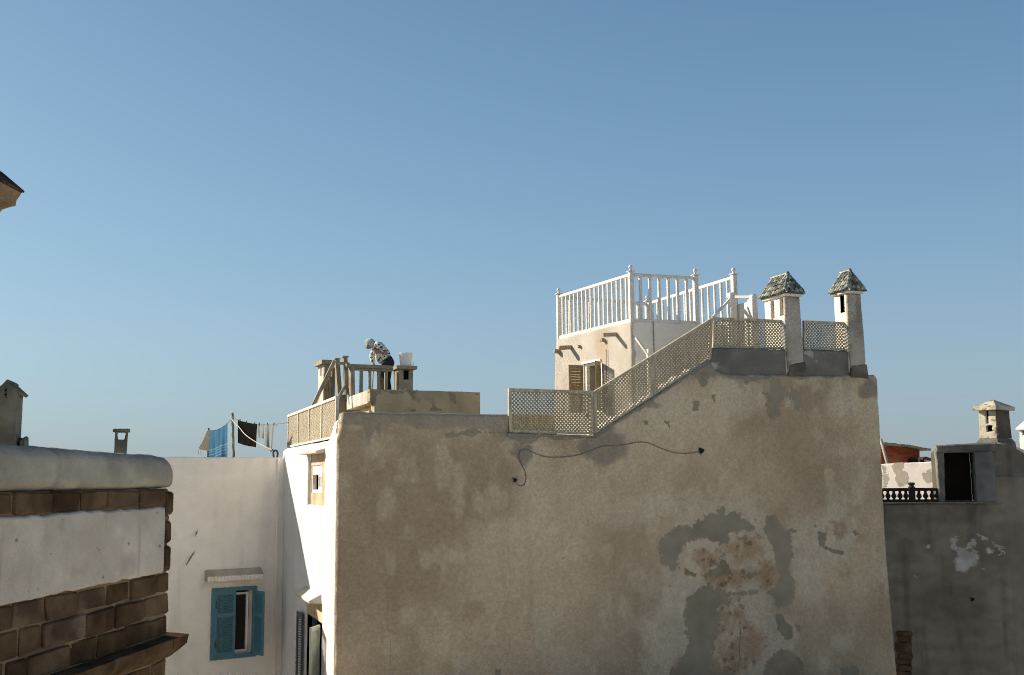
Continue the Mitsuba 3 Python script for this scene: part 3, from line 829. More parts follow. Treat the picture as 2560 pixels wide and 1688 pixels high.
obj('stub_wall', fbox(fs_, -.75, 0, zdeck, pb[2] - .14, -.12, 0, .015), 'mat_stair', S)
obj('handrail', bar(fa.P(.0, za - .10, -.02), fb.P(-.0, pb[2] - .06, -.05), .07, .06), 'mat_white_wood', S)
d1 = at_depth(1826, 747, 22.9)
d2 = at_depth(1770, 806, 22.6)
obj('handrail', bar(d1, d2, .05, .055), 'mat_white_wood', S)
p1, p2 = at_depth(1589.5, 845, 22.5), at_depth(1622, 890, 22.2)
obj('handrail', tube([p1, (p1 + p2) / 2, p2], [.029, .028, .028], 10), 'mat_white_wood', S, True)
p3 = at_depth(1626, 872, 22.2)
f3 = Fr(p3, 18.5)
obj('newel', fbox(f3, -.05, .05, zdeck, p3[2], -.1, 0, .01), 'mat_white_wood', S)

# ------------------------------------------------------------------ two chimneys with green tiled caps
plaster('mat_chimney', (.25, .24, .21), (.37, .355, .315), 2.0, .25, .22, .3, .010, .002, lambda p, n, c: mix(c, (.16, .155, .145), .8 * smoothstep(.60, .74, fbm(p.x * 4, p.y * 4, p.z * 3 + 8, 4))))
plaster('mat_chimney_base', (.095, .09, .078), (.165, .158, .138), 3, .2, .25, .5, .012, .003)
def tilemat(name, c0, c1):
    def col(p, n, uv):
        g = fbm(p.x * 14, p.y * 14, p.z * 14, 3)
        return mix(c0, c1, smoothstep(.35, .7, g)) * (.8 + .4 * noise(p.x * 50, p.y * 50, p.z * 50))
    scene[name] = {'type': 'twosided', 'bsdf': {'type': 'principled', 'base_color': proc(col), 'roughness': .5, 'specular': .45}}
tilemat('mat_tile_0', (.065, .085, .068), (.30, .315, .27))
tilemat('mat_tile_1', (.07, .09, .075), (.17, .185, .16))
tilemat('mat_tile_2', (.13, .13, .11), (.42, .42, .37))

def half_tile(o, ax, nr, L, r0, r1, n=6):
    """barrel tile from o along ax (upwards), nr the roof normal"""
    ax, nr = ax / np.linalg.norm(ax), nr / np.linalg.norm(nr)
    sd = np.cross(ax, nr)
    an = np.linspace(0, np.pi, n + 1)
    vs = []
    for t, r in ((0, r0), (L, r1)):
        for q in (r, r * .78):
            vs.append(o + ax * t + np.cos(an)[:, None] * sd * q + np.sin(an)[:, None] * nr * q)
    m = n + 1
    f = []
    for i in range(n):
        f += [(i, i + 1, 2 * m + i), (i + 1, 2 * m + i + 1, 2 * m + i), (m + i, 3 * m + i, m + i + 1), (m + i + 1, 3 * m + i, 3 * m + i + 1), (i, m + i, i + 1), (i + 1, m + i, m + i + 1)]
    return np.vstack(vs), np.array(f)


def hip_roof(fr, u0, u1, w0, w1, ze, h, ra, rb, parent, pitch=.088):
    """w0 is the back, w1 the front; ridge runs from w0+rb to w1-ra"""
    uc = (u0 + u1) / 2
    L3 = lambda u, w, z: fr.P(u, z, w)
    A, B, C_, D_ = L3(u0, w1, ze), L3(u1, w1, ze), L3(u1, w0, ze), L3(u0, w0, ze)
    r1, r0 = L3(uc, w1 - ra, ze + h), L3(uc, w0 + rb, ze + h)
    base = [q + np.array([0, 0, -.03]) for q in (A, B, C_, D_)]
    roof = obj('roof', hull(np.array([A, B, C_, D_, r1, r0, *base])), 'mat_tile_1', parent)
    def face(P, Q, apP, apQ):
        e = (Q - P) / np.linalg.norm(Q - P)
        n = np.cross(Q - P, apP - P)
        n /= np.linalg.norm(n)
        if n[2] < 0:
            n = -n
        upv = np.cross(n, e)
        if upv[2] < 0:
            upv = -upv
        S_ = float(np.dot(apP - P, upv))
        LL = float(np.linalg.norm(Q - P))
        sa, sb = float(np.dot(apP - P, e)), float(np.dot(apQ - P, e))
        rows = max(int(round(S_ / .105)), 2)
        for k in range(rows):
            t = S_ * k / rows
            l0, l1 = sa * (t + .04) / S_, LL - (LL - sb) * (t + .04) / S_
            cnt = max(int((l1 - l0) / pitch), 1)
            for i in range(cnt):
                s = l0 + (l1 - l0) * (i + .5) / cnt + nrng.uniform(-.006, .006)
                ax = upv + n * (-.10 + nrng.uniform(-.03, .03)) + e * nrng.uniform(-.06, .06)
                o = P + e * s + upv * (t - .035 + nrng.uniform(-.012, .012)) + n * (.012 + nrng.uniform(0, .008))
                obj('tile', half_tile(o, ax, n, min(.155, S_ - t + .05), .047, .038), 'mat_tile_%d' % rng.choice([0, 0, 1, 2]), roof, 40)
    face(A, B, r1, r1)
    face(D_, A, r0, r1)
    face(B, C_, r1, r0)
    face(C_, D_, r0, r0)
    for P, Q in ((A, r1), (B, r1), (C_, r0), (D_, r0), (r0, r1)):
        n = max(int(np.linalg.norm(Q - P) / .12), 1)
        for k in range(n):
            o = P + (Q - P) * (k / n) + np.array([0, 0, .012])
            obj('tile', half_tile(o, Q - P, np.array([0, 0, 1.0]), .15, .052, .042), 'mat_tile_%d' % rng.choice([0, 1, 2]), roof, 40)


def tiled_chimney(label, fl, fr_, yf, far, corn, eave, slots, apex, ra, rb, seed):
    """fl, fr_: front face left and right edges at the cornice; far: far edge of the left face"""
    c = thing('tiled_chimney', label, 'chimney', 'green tiled chimneys on the roof edge')
    wch = .03
    u0, _ = M.px(fl, wch)
    u1, zc = M.px(fr_, wch)
    sd = Fr(M.P(u0, 0, wch), -70)
    depth = -sd.px(far)[0]
    zf = M.px((1980, 936))[1] - .01
    zc = M.px(corn, wch)[1]
    foot = .04
    fpoly = [(u0 + .015, zf), (u1 + foot, zf), (u1 + foot * .6, zf + .5), (u1, zc - .3), (u1 - .005, zc), (u0, zc), (u0 - .01, zc - .5)]
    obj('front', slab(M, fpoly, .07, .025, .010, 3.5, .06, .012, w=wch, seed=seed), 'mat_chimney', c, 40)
    holes = []
    for s in slots:
        q = [sd.px(k) for k in s]
        holes.append([(q[0][0], q[2][1]), (q[1][0], q[2][1] + .0), (q[1][0] + .0, q[0][1]), (q[0][0], q[0][1])])
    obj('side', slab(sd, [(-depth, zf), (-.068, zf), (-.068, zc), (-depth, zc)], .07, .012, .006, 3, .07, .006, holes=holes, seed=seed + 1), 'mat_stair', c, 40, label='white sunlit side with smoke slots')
    obj('base', slab(M, [(u0 + .0, zf - .02), (u1 + foot + .025, zf - .02), (u1 + foot, zf + .16), (u1 + foot * .8, zf + .25), (u0 + .02, zf + .20)], .12, .03, .012, 5, .05, .03, w=wch + .03, seed=seed + 5), 'mat_chimney_base', c, 40)
    obj('back', fbox(M, u0 + .07, u1, zf, zc, wch - depth, wch - depth + .07, .01), 'mat_chimney', c)
    obj('side', fbox(M, u1 - .072, u1 - .004, zf, zc, wch - depth + .075, wch - .075, .01), 'mat_chimney', c)
    obj('flue', fbox(M, u0 + .2, u1 - .09, zf, zc - .02, wch - depth + .1, wch - .1, .01), 'mat_black', c)
    o = .042
    obj('cornice', fbox(M, u0 - o, u1 + o * .9, zc + .001, zc + .065, wch - depth - o, wch + o, .03), 'mat_stair', c)
    zr_ = M.px(apex, wch - depth / 2)[1]
    hip_roof(M, u0 - o - .018, u1 + o + .018, wch - depth - o - .018, wch + o + .018, zc + .08, zr_ - zc - .15, ra, rb, c)
ZC = zm(1890, 670, 8.2)
tiled_chimney('broad roof chimney with a green tiled cap and two smoke slots in its white side', ZC(600, 590), ZC(905, 570), 740, ZC(170, 720), ZC(760, 590), None,
              [[ZC(296, 690), ZC(360, 675), ZC(360, 1040)], [ZC(478, 620), ZC(545, 605), ZC(550, 970)]], ZC(640, 120), .19, .12, 31)
tiled_chimney('slender roof chimney with a green tiled cap and one slot, at the right roof edge', ZC(1880, 530), ZC(2160, 520), 735, ZC(1592, 575), ZC(2020, 530), None,
              [[ZC(1716, 560), ZC(1798, 540), ZC(1795, 910)]], ZC(1930, 30), .17, .13, 41)

# ------------------------------------------------------------------ the roof room on the left, its railing, chimneys, the person at work
plaster('mat_roomplaster', (.35, .30, .20), (.44, .385, .27), 1.2, .15, .16, .25, .006, .0014)
plaster('mat_moss', (.17, .165, .125), (.27, .25, .19), 1.8, .2, .2, .4, .006, .0014)
plaster('mat_fascia', (.44, .42, .385), (.55, .53, .49), 2.2, .3, .12, .3)
plaster('mat_concrete', (.23, .205, .155), (.33, .30, .235), 2.2, .3, .2, .3, .006, .0016)
Z3, ZA, ZP = zm(480, 800, 3.129), zm(770, 870, 9.8), zm(880, 830, 9.8)
BC = at_depth(926, 972.6, 23.5)
B = Fr(BC, 26)
BS = Fr(BC, -70)
zr0 = BC[2]
Q = thing('roof_room', 'low flat roofed box behind the plastered wall, its face blotched with grey and ochre', 'roof room')
bu1 = B.px((1201, 982))[0]
bsl = BS.px((867, 988))[0]                              # far end of the white fascia
zlow = BS.px((926, 1007))[1]
obj('wall', slab(B, [(.10, 9.8), (bu1, 9.8), (bu1, zr0), (.0, zr0), (.0, zlow), (.10, zlow)], .25, .02, .008, 1.4, .08, .006, seed=51), 'mat_roomplaster', Q, 40)
obj('roof_slab', hull(np.array([[*q[:2], z] for q in [B.P(.02, 0, -.05), B.P(bu1 - .01, 0, -.05), B.P(bu1 - .01, 0, -5.6), BS.P(bsl - 3.0, 0, -.03), BS.P(bsl, 0, -.03)] for z in (zr0 - .25, zr0 - .03)])), 'mat_concrete', Q)
obj('fascia', fbox(BS, bsl, -.012, zlow, zr0, -.12, -.0, .01), 'mat_fascia', Q, label='white sunlit edge beam at the left end of the roof')
obj('soffit', fbox(BS, bsl, -.03, zlow + .004, zlow + .05, -.5, -.121, .01), 'mat_ochre', Q)
obj('side_wall', fbox(BS, bsl, -.1, 9.8, zlow + .003, -.42, -.30, .01), 'mat_stair', Q)
obj('board', fbox(BS, bsl + .25, -.2, zlow - .20, zlow - .155, -.28, -.02, .006), 'mat_ochre', Q)
obj('side_wall', fbox(B, bu1 - .2, bu1 - .003, 9.8, zr0 - .01, -5.6, -.26, .01), 'mat_roomplaster', Q)
# grey blotches where the ochre coat is gone
for i, pts in enumerate([[(1395, 545), (1480, 548), (1470, 590), (1440, 600), (1430, 650), (1396, 640)], [(1700, 556), (1920, 566), (1915, 600), (1895, 625), (1890, 670), (1940, 690), (1960, 714), (1860, 714), (1860, 690), (1880, 680), (1870, 640), (1800, 630), (1770, 645), (1720, 605)],
                         [(1985, 570), (2050, 574), (2070, 600), (2060, 640), (2020, 625)], [(1660, 700), (1700, 688), (1745, 700), (1750, 714), (1660, 714)], [(2075, 574), (2240, 580), (2240, 586), (2090, 584)], [(1490, 548), (1700, 556), (1700, 566), (1600, 575), (1520, 562)]]):
    ps = flakes(B.poly([Z3(*p) for p in pts]), 80 + i, .03, .013)
    if ps:
        obj('render_patch', sheet(B, ps, .006, .008, 1.4, 51), 'mat_concrete', Q, 40)
# the mossy wall to its left
MW = Fr(at_depth(855, 1000, 26.1), 26)
m0, m1 = MW.px((841, 1000))[0], MW.px((868, 1000))[0]
obj('corner_wall', slab(MW, [(m0, 9.8), (m1, 9.8), (m1, MW.px((866, 984))[1]), (m0 + .05, MW.px((846, 990))[1]), (m0, MW.px((846, 996))[1])], .3, .03, .01, 2, .08, .01, seed=55), 'mat_moss', Q, 40)
zfl = zr0 - .03                                         # roof surface

# railing of concrete posts and rails
G = thing('roof_railing', 'weathered grey railing with square bars in front of the stooping person', 'railing')
GR = B.sub(0, -2.30, 26)
def gp(x, y, d=0.0):
    return GR.px(ZP(x, y), d)
zt1 = (gp(0, 800)[1] + gp(930, 880)[1]) / 2
ur0, ur1 = GR.px(ZA(985, 400))[0], gp(985, 900)[0]
obj('rail', fbox(GR, ur0 - .05, ur1, zt1 - .055, zt1 + .035, -.09, .05, .012, .004), 'mat_concrete', G)
obj('rail', fbox(GR, ur0 + .05, ur1, zt1 - .115, zt1 - .06, -.06, .03, .01, .004), 'mat_concrete', G)
for x0, x1 in [(195, 268), (402, 472), (612, 682), (802, 880)]:
    u0, u1 = gp(x0, 1100)[0], gp(x1, 1100)[0]
    obj('bar', fbox(GR, u0, u1, zfl, zt1 - .112, -.05, .02, .01, .006), 'mat_concrete', G)
u0, u1 = GR.px(ZA(1035, 700))[0], GR.px(ZA(1135, 700))[0]
obj('post', fbox(GR, u0, u1, zfl, zt1 - .02, -.12, .06, .015, .006), 'mat_concrete', G)
u0, u1 = gp(975, 1100)[0], gp(1135, 1100)[0]
obj('post', fbox(GR, u0 + .12, u1 - .012, zfl, zt1 - .10, -.14, .0, .012, .005), 'mat_concrete', G)
# two leaning posts with caps and two struts, further left
def at_plane(fr, xy, w=0):
    return fr.P(*fr.px(xy, w), w)
LPL = Fr(GR.P(0, 0, -.25), 26)
for (tx, ty, bx, by, wd, cw) in [(905, 235, 960, 1150, .10, .15), (712, 290, 775, 1180, .105, .14)]:
    a, b = at_plane(LPL, ZA(bx, by)), at_plane(LPL, ZA(tx, ty))
    k = obj('post', bar(a, b, wd, wd, (.4, -.9, 0)), 'mat_grey_wood', G)
    fr = Fr(b, 26)
    obj('cap', fbox(fr, -cw / 2, cw / 2, b[2], b[2] + .035, -cw / 2, cw / 2, .008), 'mat_grey_wood', k)
    LPL = Fr(GR.P(0, 0, -.45), 26)
LPL = Fr(GR.P(0, 0, -.2), 26)
obj('strut', bar(at_plane(LPL, ZA(120, 1420)), at_plane(LPL, ZA(650, 320)), .085, .06, (.4, -.9, 0)), 'mat_grey_wood', G)
obj('strut', bar(at_plane(LPL, ZA(740, 1240)), at_plane(LPL, ZA(910, 930)), .07, .05, (.4, -.9, 0)), 'mat_grey_wood', G)
obj('rail', bar(at_plane(LPL, ZA(690, 372)), at_plane(LPL, ZA(1010, 392)), .07, .06), 'mat_grey_wood', G)

def slab_chimney(label, fr, u0, u1, zb, zt_, depth, slab_h, over, side_az, slot_front=None, slot_side=None, mat='mat_concrete', lit='mat_fascia'):
    c = thing('slab_chimney', label, 'chimney')
    holes = [slot_front] if slot_front else []
    obj('front', slab(fr, [(u0, zb), (u1, zb), (u1, zt_), (u0, zt_)], .07, .012, .005, 3, .07, .006, holes=holes, seed=61), mat, c, 40)
    sd = Fr(fr.P(u0 + .0, 0, 0), side_az)
    obj('side', slab(sd, [(-depth, zb), (-.068, zb), (-.068, zt_), (-depth, zt_)], .07, .012, .004, 3, .07, .004, w=-.004, holes=[slot_side] if slot_side else [], seed=62), lit, c, 40)  # sunlit side in a paler material: some of the sunlight sits in its colour
    wv = np.array([sd.u[0], sd.u[1], 0])
    far = [fr.P(u0 + .02, 0, -.07) - wv * (depth - .07), fr.P(u1, 0, -.07) - wv * (depth - .07), fr.P(u1, 0, -.07) - wv * depth, fr.P(u0 + .02, 0, -.07) - wv * depth]
    obj('back', hull(np.array([[*q[:2], z] for q in far for z in (zb, zt_)])), mat, c)
    rt = [fr.P(u1, 0, -.07), fr.P(u1 - .07, 0, -.07), fr.P(u1 - .07, 0, -.06) - wv * (depth - .09), fr.P(u1, 0, -.06) - wv * (depth - .09)]
    obj('side', hull(np.array([[*q[:2], z] for q in rt for z in (zb, zt_)])), mat, c)
    o = over
    cap = [fr.P(u0 - o, 0, o), fr.P(u1 + o, 0, o), fr.P(u1 + o, 0, o) - wv * (depth + 2 * o), fr.P(u0 - o, 0, o) - wv * (depth + 2 * o)]
    obj('cap', hull(np.array([[*q[:2], z] for q in cap for z in (zt_ + .002, zt_ + slab_h)])), mat, c)
    return c
# right one, under the bucket
CR = Fr(GR.P(0, 0, -.02), 26)
u0, u1 = CR.px(ZP(1140, 1100))[0], CR.px(ZP(1500, 1100))[0]
zcb = CR.px(ZP(1300, 915))[1]
so = [CR.px(ZP(1262, 920)), CR.px(ZP(1395, 1165))]
slot = [(so[0][0], so[1][1]), (so[1][0], so[1][1]), (so[1][0], so[0][1] - .012), (so[0][0], so[0][1] - .012)]
c1 = slab_chimney('squat slab topped chimney with a dark square hole, carrying the white bucket', CR, u0, u1, zfl, zcb, .42, .085, .075, -68, slot)
obj('flue', fbox(CR, u0 + .08, u1 - .08, zfl, zcb - .01, -.34, -.16, .01), 'mat_black', c1)
# left one, far side
CL = Fr(GR.P(0, 0, -1.3), 26)
u0, u1 = CL.px(ZA(400, 700))[0], CL.px(ZA(590, 700))[0]
zcl = CL.px(ZA(480, 400))[1]
sl = Fr(CL.P(u0, 0, 0), -66)
dl = -sl.px(ZA(240, 700))[0]
s0, s1 = sl.px(ZA(300, 470)), sl.px(ZA(326, 680))
c2 = slab_chimney('tall slab topped chimney with a pale sunlit side and narrow slot, behind the leaning posts', CL, u0, u1, zfl - .9, zcl, dl, .10, .09, -66, None, [(s0[0], s1[1]), (s1[0], s1[1]), (s1[0], s0[1] - .02), (s0[0], s0[1] - .02)])
obj('flue', fbox(CL, u0 + .1, u1 - .08, zfl - .9, zcl - .02, -dl + .1, -.1, .01), 'mat_black', c2)
PL = thing('plank', 'old grey planks leaning upright before the tall slab topped chimney', 'planks')
pl = Fr(GR.P(0, 0, -1.0), 26)
for x0, x1, ytop, m in [(385, 440, 620, 'mat_grey_wood'), (445, 500, 760, 'mat_brown_shutter'), (505, 580, 700, 'mat_grey_wood'), (585, 660, 480, 'mat_brown_shutter')]:
    a, b = pl.px(ZA(x0, 1000)), pl.px(ZA(x1, 1000))
    obj('board', fbox(pl, a[0], b[0], zfl - .9, pl.px(ZA(x0, ytop))[1], -.05, -.01 + .01 * rng.random(), .006, .008), m, PL)

# bucket
plain('mat_bucket', (.70, .69, .67), .35, .5, .05)
u_, z_ = CR.px(ZP(1318, 832), -.16)
bp = CR.P(u_, zcb + .087, -.16)
k = 25.9 / F / 9.8
bk = thing('bucket', 'white plastic bucket standing on the squat slab topped chimney', 'bucket')
hgt, rb_, rt_ = 335 * k, 140 * k, 172 * k
prof = [(0, 0), (rb_ - .006, 0), (rb_, .006), (rt_, hgt - .03), (rt_ + .008, hgt - .028), (rt_ + .010, hgt - .004), (rt_ + .006, hgt), (rt_ - .004, hgt - .002), (rb_ - .006, .012), (0, .012)]
obj('shell', lathe(bp, prof, 32), 'mat_bucket', bk, 40)
an = np.linspace(-1.35, 1.35, 20)
obj('handle', tube([bp + CR.u * (rt_ + .012) * math.cos(a) * .2 + CR.u * (rt_ + .015) * .85 + CR.w * (rt_ + .02) * math.sin(a) * .35 + np.array([0, 0, hgt * .5 - .16 * math.cos(a)]) for a in an], .004, 6), 'mat_iron', bk, True)

# ------------------------------------------------------------------ the person, bent over a broom
plain('mat_skin', (.30, .175, .115), .55, .35, .15)
def scarf_col(p, n, uv):
    g = fbm(p.x * 26, p.y * 26, p.z * 26, 3)
    return mix((.34, .45, .40), (.50, .58, .53), smoothstep(.35, .70, g))
scene['mat_scarf'] = {'type': 'twosided', 'bsdf': {'type': 'diffuse', 'reflectance': proc(scarf_col)}}
def blouse_col(p, n, uv):
    g = fbm(p.x * 24 + 5, p.y * 24, p.z * 24, 3)
    return mix((.66, .66, .64), (.05, .06, .075), smoothstep(.54, .60, g))
scene['mat_blouse'] = {'type': 'twosided', 'bsdf': {'type': 'diffuse', 'reflectance': proc(blouse_col)}}
plain('mat_trousers', (.045, .040, .042), .9, .1, .4, 20)
def trouser_col(p, n, uv):
    g = fbm(p.x * 20, p.y * 20, p.z * 9, 3)
    return mix((.13, .115, .09), (.24, .21, .165), smoothstep(.35, .65, g))
scene['mat_trousers_light'] = {'type': 'twosided', 'bsdf': {'type': 'diffuse', 'reflectance': proc(trouser_col)}}
PD = 26.75
pm = PD / F / 9.8                                        # metres per zoomed pixel at the person
pc = at_depth(*ZP(780, 1370), PD)
pfr = Fr(pc, 0)
def J(x, y, d=0.0):
    """joint: zoomed photo coordinates of the figure, d metres towards us"""
    q = pfr.P(*pfr.px(ZP(x, y)), d)
    return q
def chain_mesh(bones, res=.02, it=4):
    """bones: list of ((point, radius), (point, radius)); hulls of spheres, welded and smoothed"""
    tot = None
    for (a, ra), (b, rb__) in bones:
        sa = m3.Manifold.sphere(ra, 20).translate(list(map(float, a)))
        sb = m3.Manifold.sphere(rb__, 20).translate(list(map(float, b)))
        h = m3.Manifold.batch_hull([sa, sb])
        tot = h if tot is None else tot + h
    tot = tot.refine_to_length(res)
    me = tot.to_mesh()
    t = trimesh.Trimesh(np.array(me.vert_properties)[:, :3], np.array(me.tri_verts), process=True)
    V, Fc = np.array(t.vertices), np.array(t.faces)
    e = np.vstack([Fc[:, [0, 1]], Fc[:, [1, 2]], Fc[:, [2, 0]]])
    e = np.vstack([e, e[:, ::-1]])
    cnt = np.maximum(np.bincount(e[:, 0], minlength=len(V)), 1)[:, None]
    for _ in range(it):
        acc = np.zeros_like(V)
        np.add.at(acc, e[:, 0], V[e[:, 1]])
        V = V + .4 * (acc / cnt - V)
    return V, Fc
feet_z = zfl
per = thing('person', 'person in a green headscarf and patterned blouse bending over a broom on the roof', 'person')
# joints
head = J(440, 300, .02)
chin = J(400, 372, .03)
neck = J(565, 335, .0)
shN, shF = J(660, 355, .17), J(560, 380, -.17)
elN, wrN = J(860, 545, .24), J(610, 495, .22)
haN = J(560, 440, .20)
elF, wrF = J(455, 560, -.14), J(500, 760, -.06)
haF = J(515, 815, -.02)
hip = J(860, 740, .0)
hipN, hipF = J(850, 780, .10), J(880, 770, -.10)
def foot(x, d):
    q = pfr.P(pfr.px(ZP(x, 1300))[0], feet_z + .06, d)
    return q
anN, anF = foot(800, .10), foot(915, -.12)
knN = (hipN + anN) / 2 + np.array([-.10, 0, .03])
knF = (hipF + anF) / 2 + np.array([-.05, 0, .03])
toeN, toeF = anN + np.array([-.15, -.02, -.03]), anF + np.array([-.14, -.02, -.03])
body_b = [((head, .088), (chin, .056)), ((head + np.array([.02, 0, .02]), .09), (head, .088)), ((chin, .05), (neck, .055)), ((neck, .06), ((shN + shF) / 2, .08)),
          ((shN, .05), (elN, .042)), ((elN, .041), (wrN, .028)), ((shF, .05), (elF, .042)), ((elF, .041), (wrF, .027)), ((wrN, .028), (haN, .030)), ((wrF, .027), (haF, .030)),
          ((shN, .06), (shF, .06)), (((shN + shF) / 2, .10), (hip, .12)), ((hipN, .08), (knN, .055)), ((knN, .053), (anN, .036)), ((hipF, .08), (knF, .055)), ((knF, .053), (anF, .036)), ((hip, .1), (hipN, .085)), ((hip, .1), (hipF, .085)),
          ((anN, .036), (toeN, .028)), ((anF, .036), (toeF, .028))]
# nose
body_b.append(((chin + (head - chin) * .45 + np.array([-.075, -.015, -.035]), .013), (chin + (head - chin) * .6 + np.array([-.06, -.012, -.02]), .012)))
# broom axis and the hands that close on it
br0, br1 = J(585, 395, .19), J(505, 1200, -.02)
tb = (br1 - br0) / np.linalg.norm(br1 - br0)
br_end = br0 + tb * ((feet_z + .10 - br0[2]) / tb[2])
def on_broom(q):
    return br0 + tb * np.dot(q - br0, tb)
for hnd, wr in ((haN, wrN), (haF, wrF)):
    c = on_broom(hnd)
    inw = c - wr
    inw -= tb * np.dot(inw, tb)
    inw /= np.linalg.norm(inw) + 1e-9
    sd = np.cross(tb, inw)
    for i in range(4):
        o = c + tb * (-.030 + .02 * i)
        ks = [o - inw * .030 + sd * .022, o + sd * .026, o + inw * .024 + sd * .008, o + inw * .020 - sd * .016]
        for a, b in zip(ks[:-1], ks[1:]):
            body_b.append(((a, .0095), (b, .0085)))
    th = [c - inw * .028 - sd * .014 - tb * .03, c - inw * .005 - sd * .026 - tb * .042, c + inw * .016 - sd * .018 - tb * .048]
    for a, b in zip(th[:-1], th[1:]):
        body_b.append(((a, .011), (b, .0095)))
obj('body', chain_mesh(body_b, .011, 2), 'mat_skin', per, True)
# face details
fdir = np.array([-.80, -.35, -.48])
fdir /= np.linalg.norm(fdir)
for s in (-1, 1):
    e_ = chin + (head - chin) * .62 + fdir * .072 + np.array([.012 * s, -.03 * s, .01])
    obj('eye', tuple(np.array(x) for x in (trimesh.creation.icosphere(2, .011).vertices + e_, trimesh.creation.icosphere(2, .011).faces)), 'mat_black', per, True)
# headscarf: hood over the skull, open at the face, falling to the shoulders
sb = [((head + np.array([.012, .0, .030]), .108), (head + np.array([.045, 0, .0]), .104)), ((head + np.array([.05, 0, .0]), .10), (neck + np.array([.0, 0, -.02]), .085)), ((neck, .085), (J(545, 400, .06), .055)), ((head + np.array([-.03, 0, .055]), .085), (head + np.array([.03, 0, .05]), .09))]
obj('headscarf', chain_mesh(sb, .018, 6), 'mat_scarf', per, True)
bl = [((J(640, 330, .13), .085), (J(640, 330, -.12), .085)), ((J(660, 380, .0), .15), (J(780, 560, .0), .165)), ((J(780, 560, .0), .165), (J(800, 640, .0), .165)), ((J(690, 610, .0), .13), (J(720, 660, .02), .13)),
      ((shN, .075), (shN * .30 + elN * .70, .066)), ((shF, .075), (elF, .055)), ((elF, .055), (wrF * .75 + elF * .25, .045)), ((J(650, 440, .02), .14), (J(690, 640, .02), .12))]
obj('blouse', chain_mesh(bl, .02, 6), 'mat_blouse', per, True)
tr = [((J(850, 690, .0), .155), (J(880, 760, .0), .165)), ((hipN, .115), (knN, .088)), ((hipF, .115), (knF, .085)), ((knF, .085), (anF + np.array([0, 0, .05]), .07))]
obj('trousers', chain_mesh(tr, .022, 6), 'mat_trousers', per, True)
obj('trouser_leg', chain_mesh([((knN + np.array([0, 0, .10]), .093), (knN, .095)), ((knN, .095), (anN + np.array([0, 0, .05]), .082))], .02, 5), 'mat_trousers_light', per, True)
for a, b in ((anN, toeN), (anF, toeF)):
    obj('shoe', chain_mesh([((a + np.array([.02, 0, -.012]), .042), (b, .036))], .02, 4), 'mat_trousers', per, True)
bm = thing('broom', 'long handled broom held by the person in the green headscarf', 'broom')
obj('handle', tube([br0, (br0 + br_end) / 2, br_end], .012, 8), 'mat_grey_wood', bm, True)
hb = Fr(br_end, 10)
obj('head', fbox(hb, -.15, .15, feet_z + .075, feet_z + .12, -.03, .03, .01), 'mat_grey_wood', bm)
obj('bristles', [fbox(hb, -.145 + .03 * i, -.12 + .03 * i, feet_z + .002, feet_z + .08, -.028, .028, .004, .004) for i in range(9)], 'mat_iron', bm, kind='stuff')

# ------------------------------------------------------------------ the cream house in the recess
KP = FA.P(*FA.px((712, 1145)))
RC = Fr(KP, 33)
C2 = thing('cream_house', 'cream washed house in the shaded recess, with a half open blue shuttered window', 'house')
ztr = RC.px((600, 1143.3))[1]
Zr = Z3w
fq = RC.poly([Zr(205, 385), Zr(830, 350), Zr(800, 1310), Zr(190, 1370)])
ru0, ru1 = (fq[0][0] + fq[3][0]) / 2, (fq[1][0] + fq[2][0]) / 2
rz0, rz1 = (fq[2][1] + fq[3][1]) / 2, (fq[0][1] + fq[1][1]) / 2
obj('wall', slab(RC, [(-9.0, 0), (.06, 0), (.06, ztr), (-9.0, ztr + .02)], .3, .03, .014, .6, .14, .006, holes=[[(ru0 + .03, rz0 + .03), (ru1 - .03, rz0 + .03), (ru1 - .03, rz1 - .03), (ru0 + .03, rz1 - .03)]], seed=71), 'mat_cream_lime', C2, 40)
obj('roof_deck', fbox(RC, -9.0, -.4, ztr - .5, ztr - .03, -7.5, -.29, .02), 'mat_roof', C2)
obj('back_wall', fbox(RC, -9.0, -.4, 0, ztr - .51, -7.5, -7.2, .02), 'mat_cream_lime', C2)
obj('side_wall', fbox(RC, -9.0, -8.7, 0, ztr - .51, -7.2, -.31, .02), 'mat_cream_lime', C2)
obj('pipe', tube([RC.P(-.16, 0.5, .025), RC.P(-.155, 5.5, .025), RC.P(-.165, ztr - .02, .025)], .022, 8), 'mat_cream_lime', C2, True)
plain('mat_blue', (.075, .20, .255), .55, .4, .3, 10)
plain('mat_blue_slat', (.085, .19, .21), .6, .35, .25, 10)
dark_room(RC, ru0 + .05, ru1 - .05, rz0, rz1, -.32, .8, C2)
wk3 = C2 + '__window'
used.add(wk3)
obj('casing', ring(RC, ru0, ru1, rz0, rz1, .075, -.10, .045), 'mat_blue', wk3)
g = RC.poly([Zr(528, 440), Zr(716, 436), Zr(697, 1235), Zr(510, 1235)], -.08)
g0, g1 = (g[0][0] + g[3][0]) / 2, (g[1][0] + g[2][0]) / 2
h0, h1_ = (g[2][1] + g[3][1]) / 2, (g[0][1] + g[1][1]) / 2
obj('frame', ring(RC, g0 - .28, g1, h0 - .02, h1_, .045, -.14, -.08), 'mat_white_frame', wk3)
obj('sill', fbox(RC, g0 - .28, g1 + .02, h0 - .075, h1_ * 0 + h0 - .022, -.14, -.04, .008), 'mat_hood', wk3)
obj('reveal', fbox(RC, g1 + .004, g1 + .07, rz0 + .08, rz1 - .08, -.28, -.03, .006), 'mat_hood', wk3)
obj('pane', prism(RC, [(g0 - .24, h0 + .02), (g1 - .04, h0 + .02), (g1 - .04, h1_ - .04), (g0 - .24, h1_ - .04)], -.125, -.128), 'mat_darkpane', wk3)
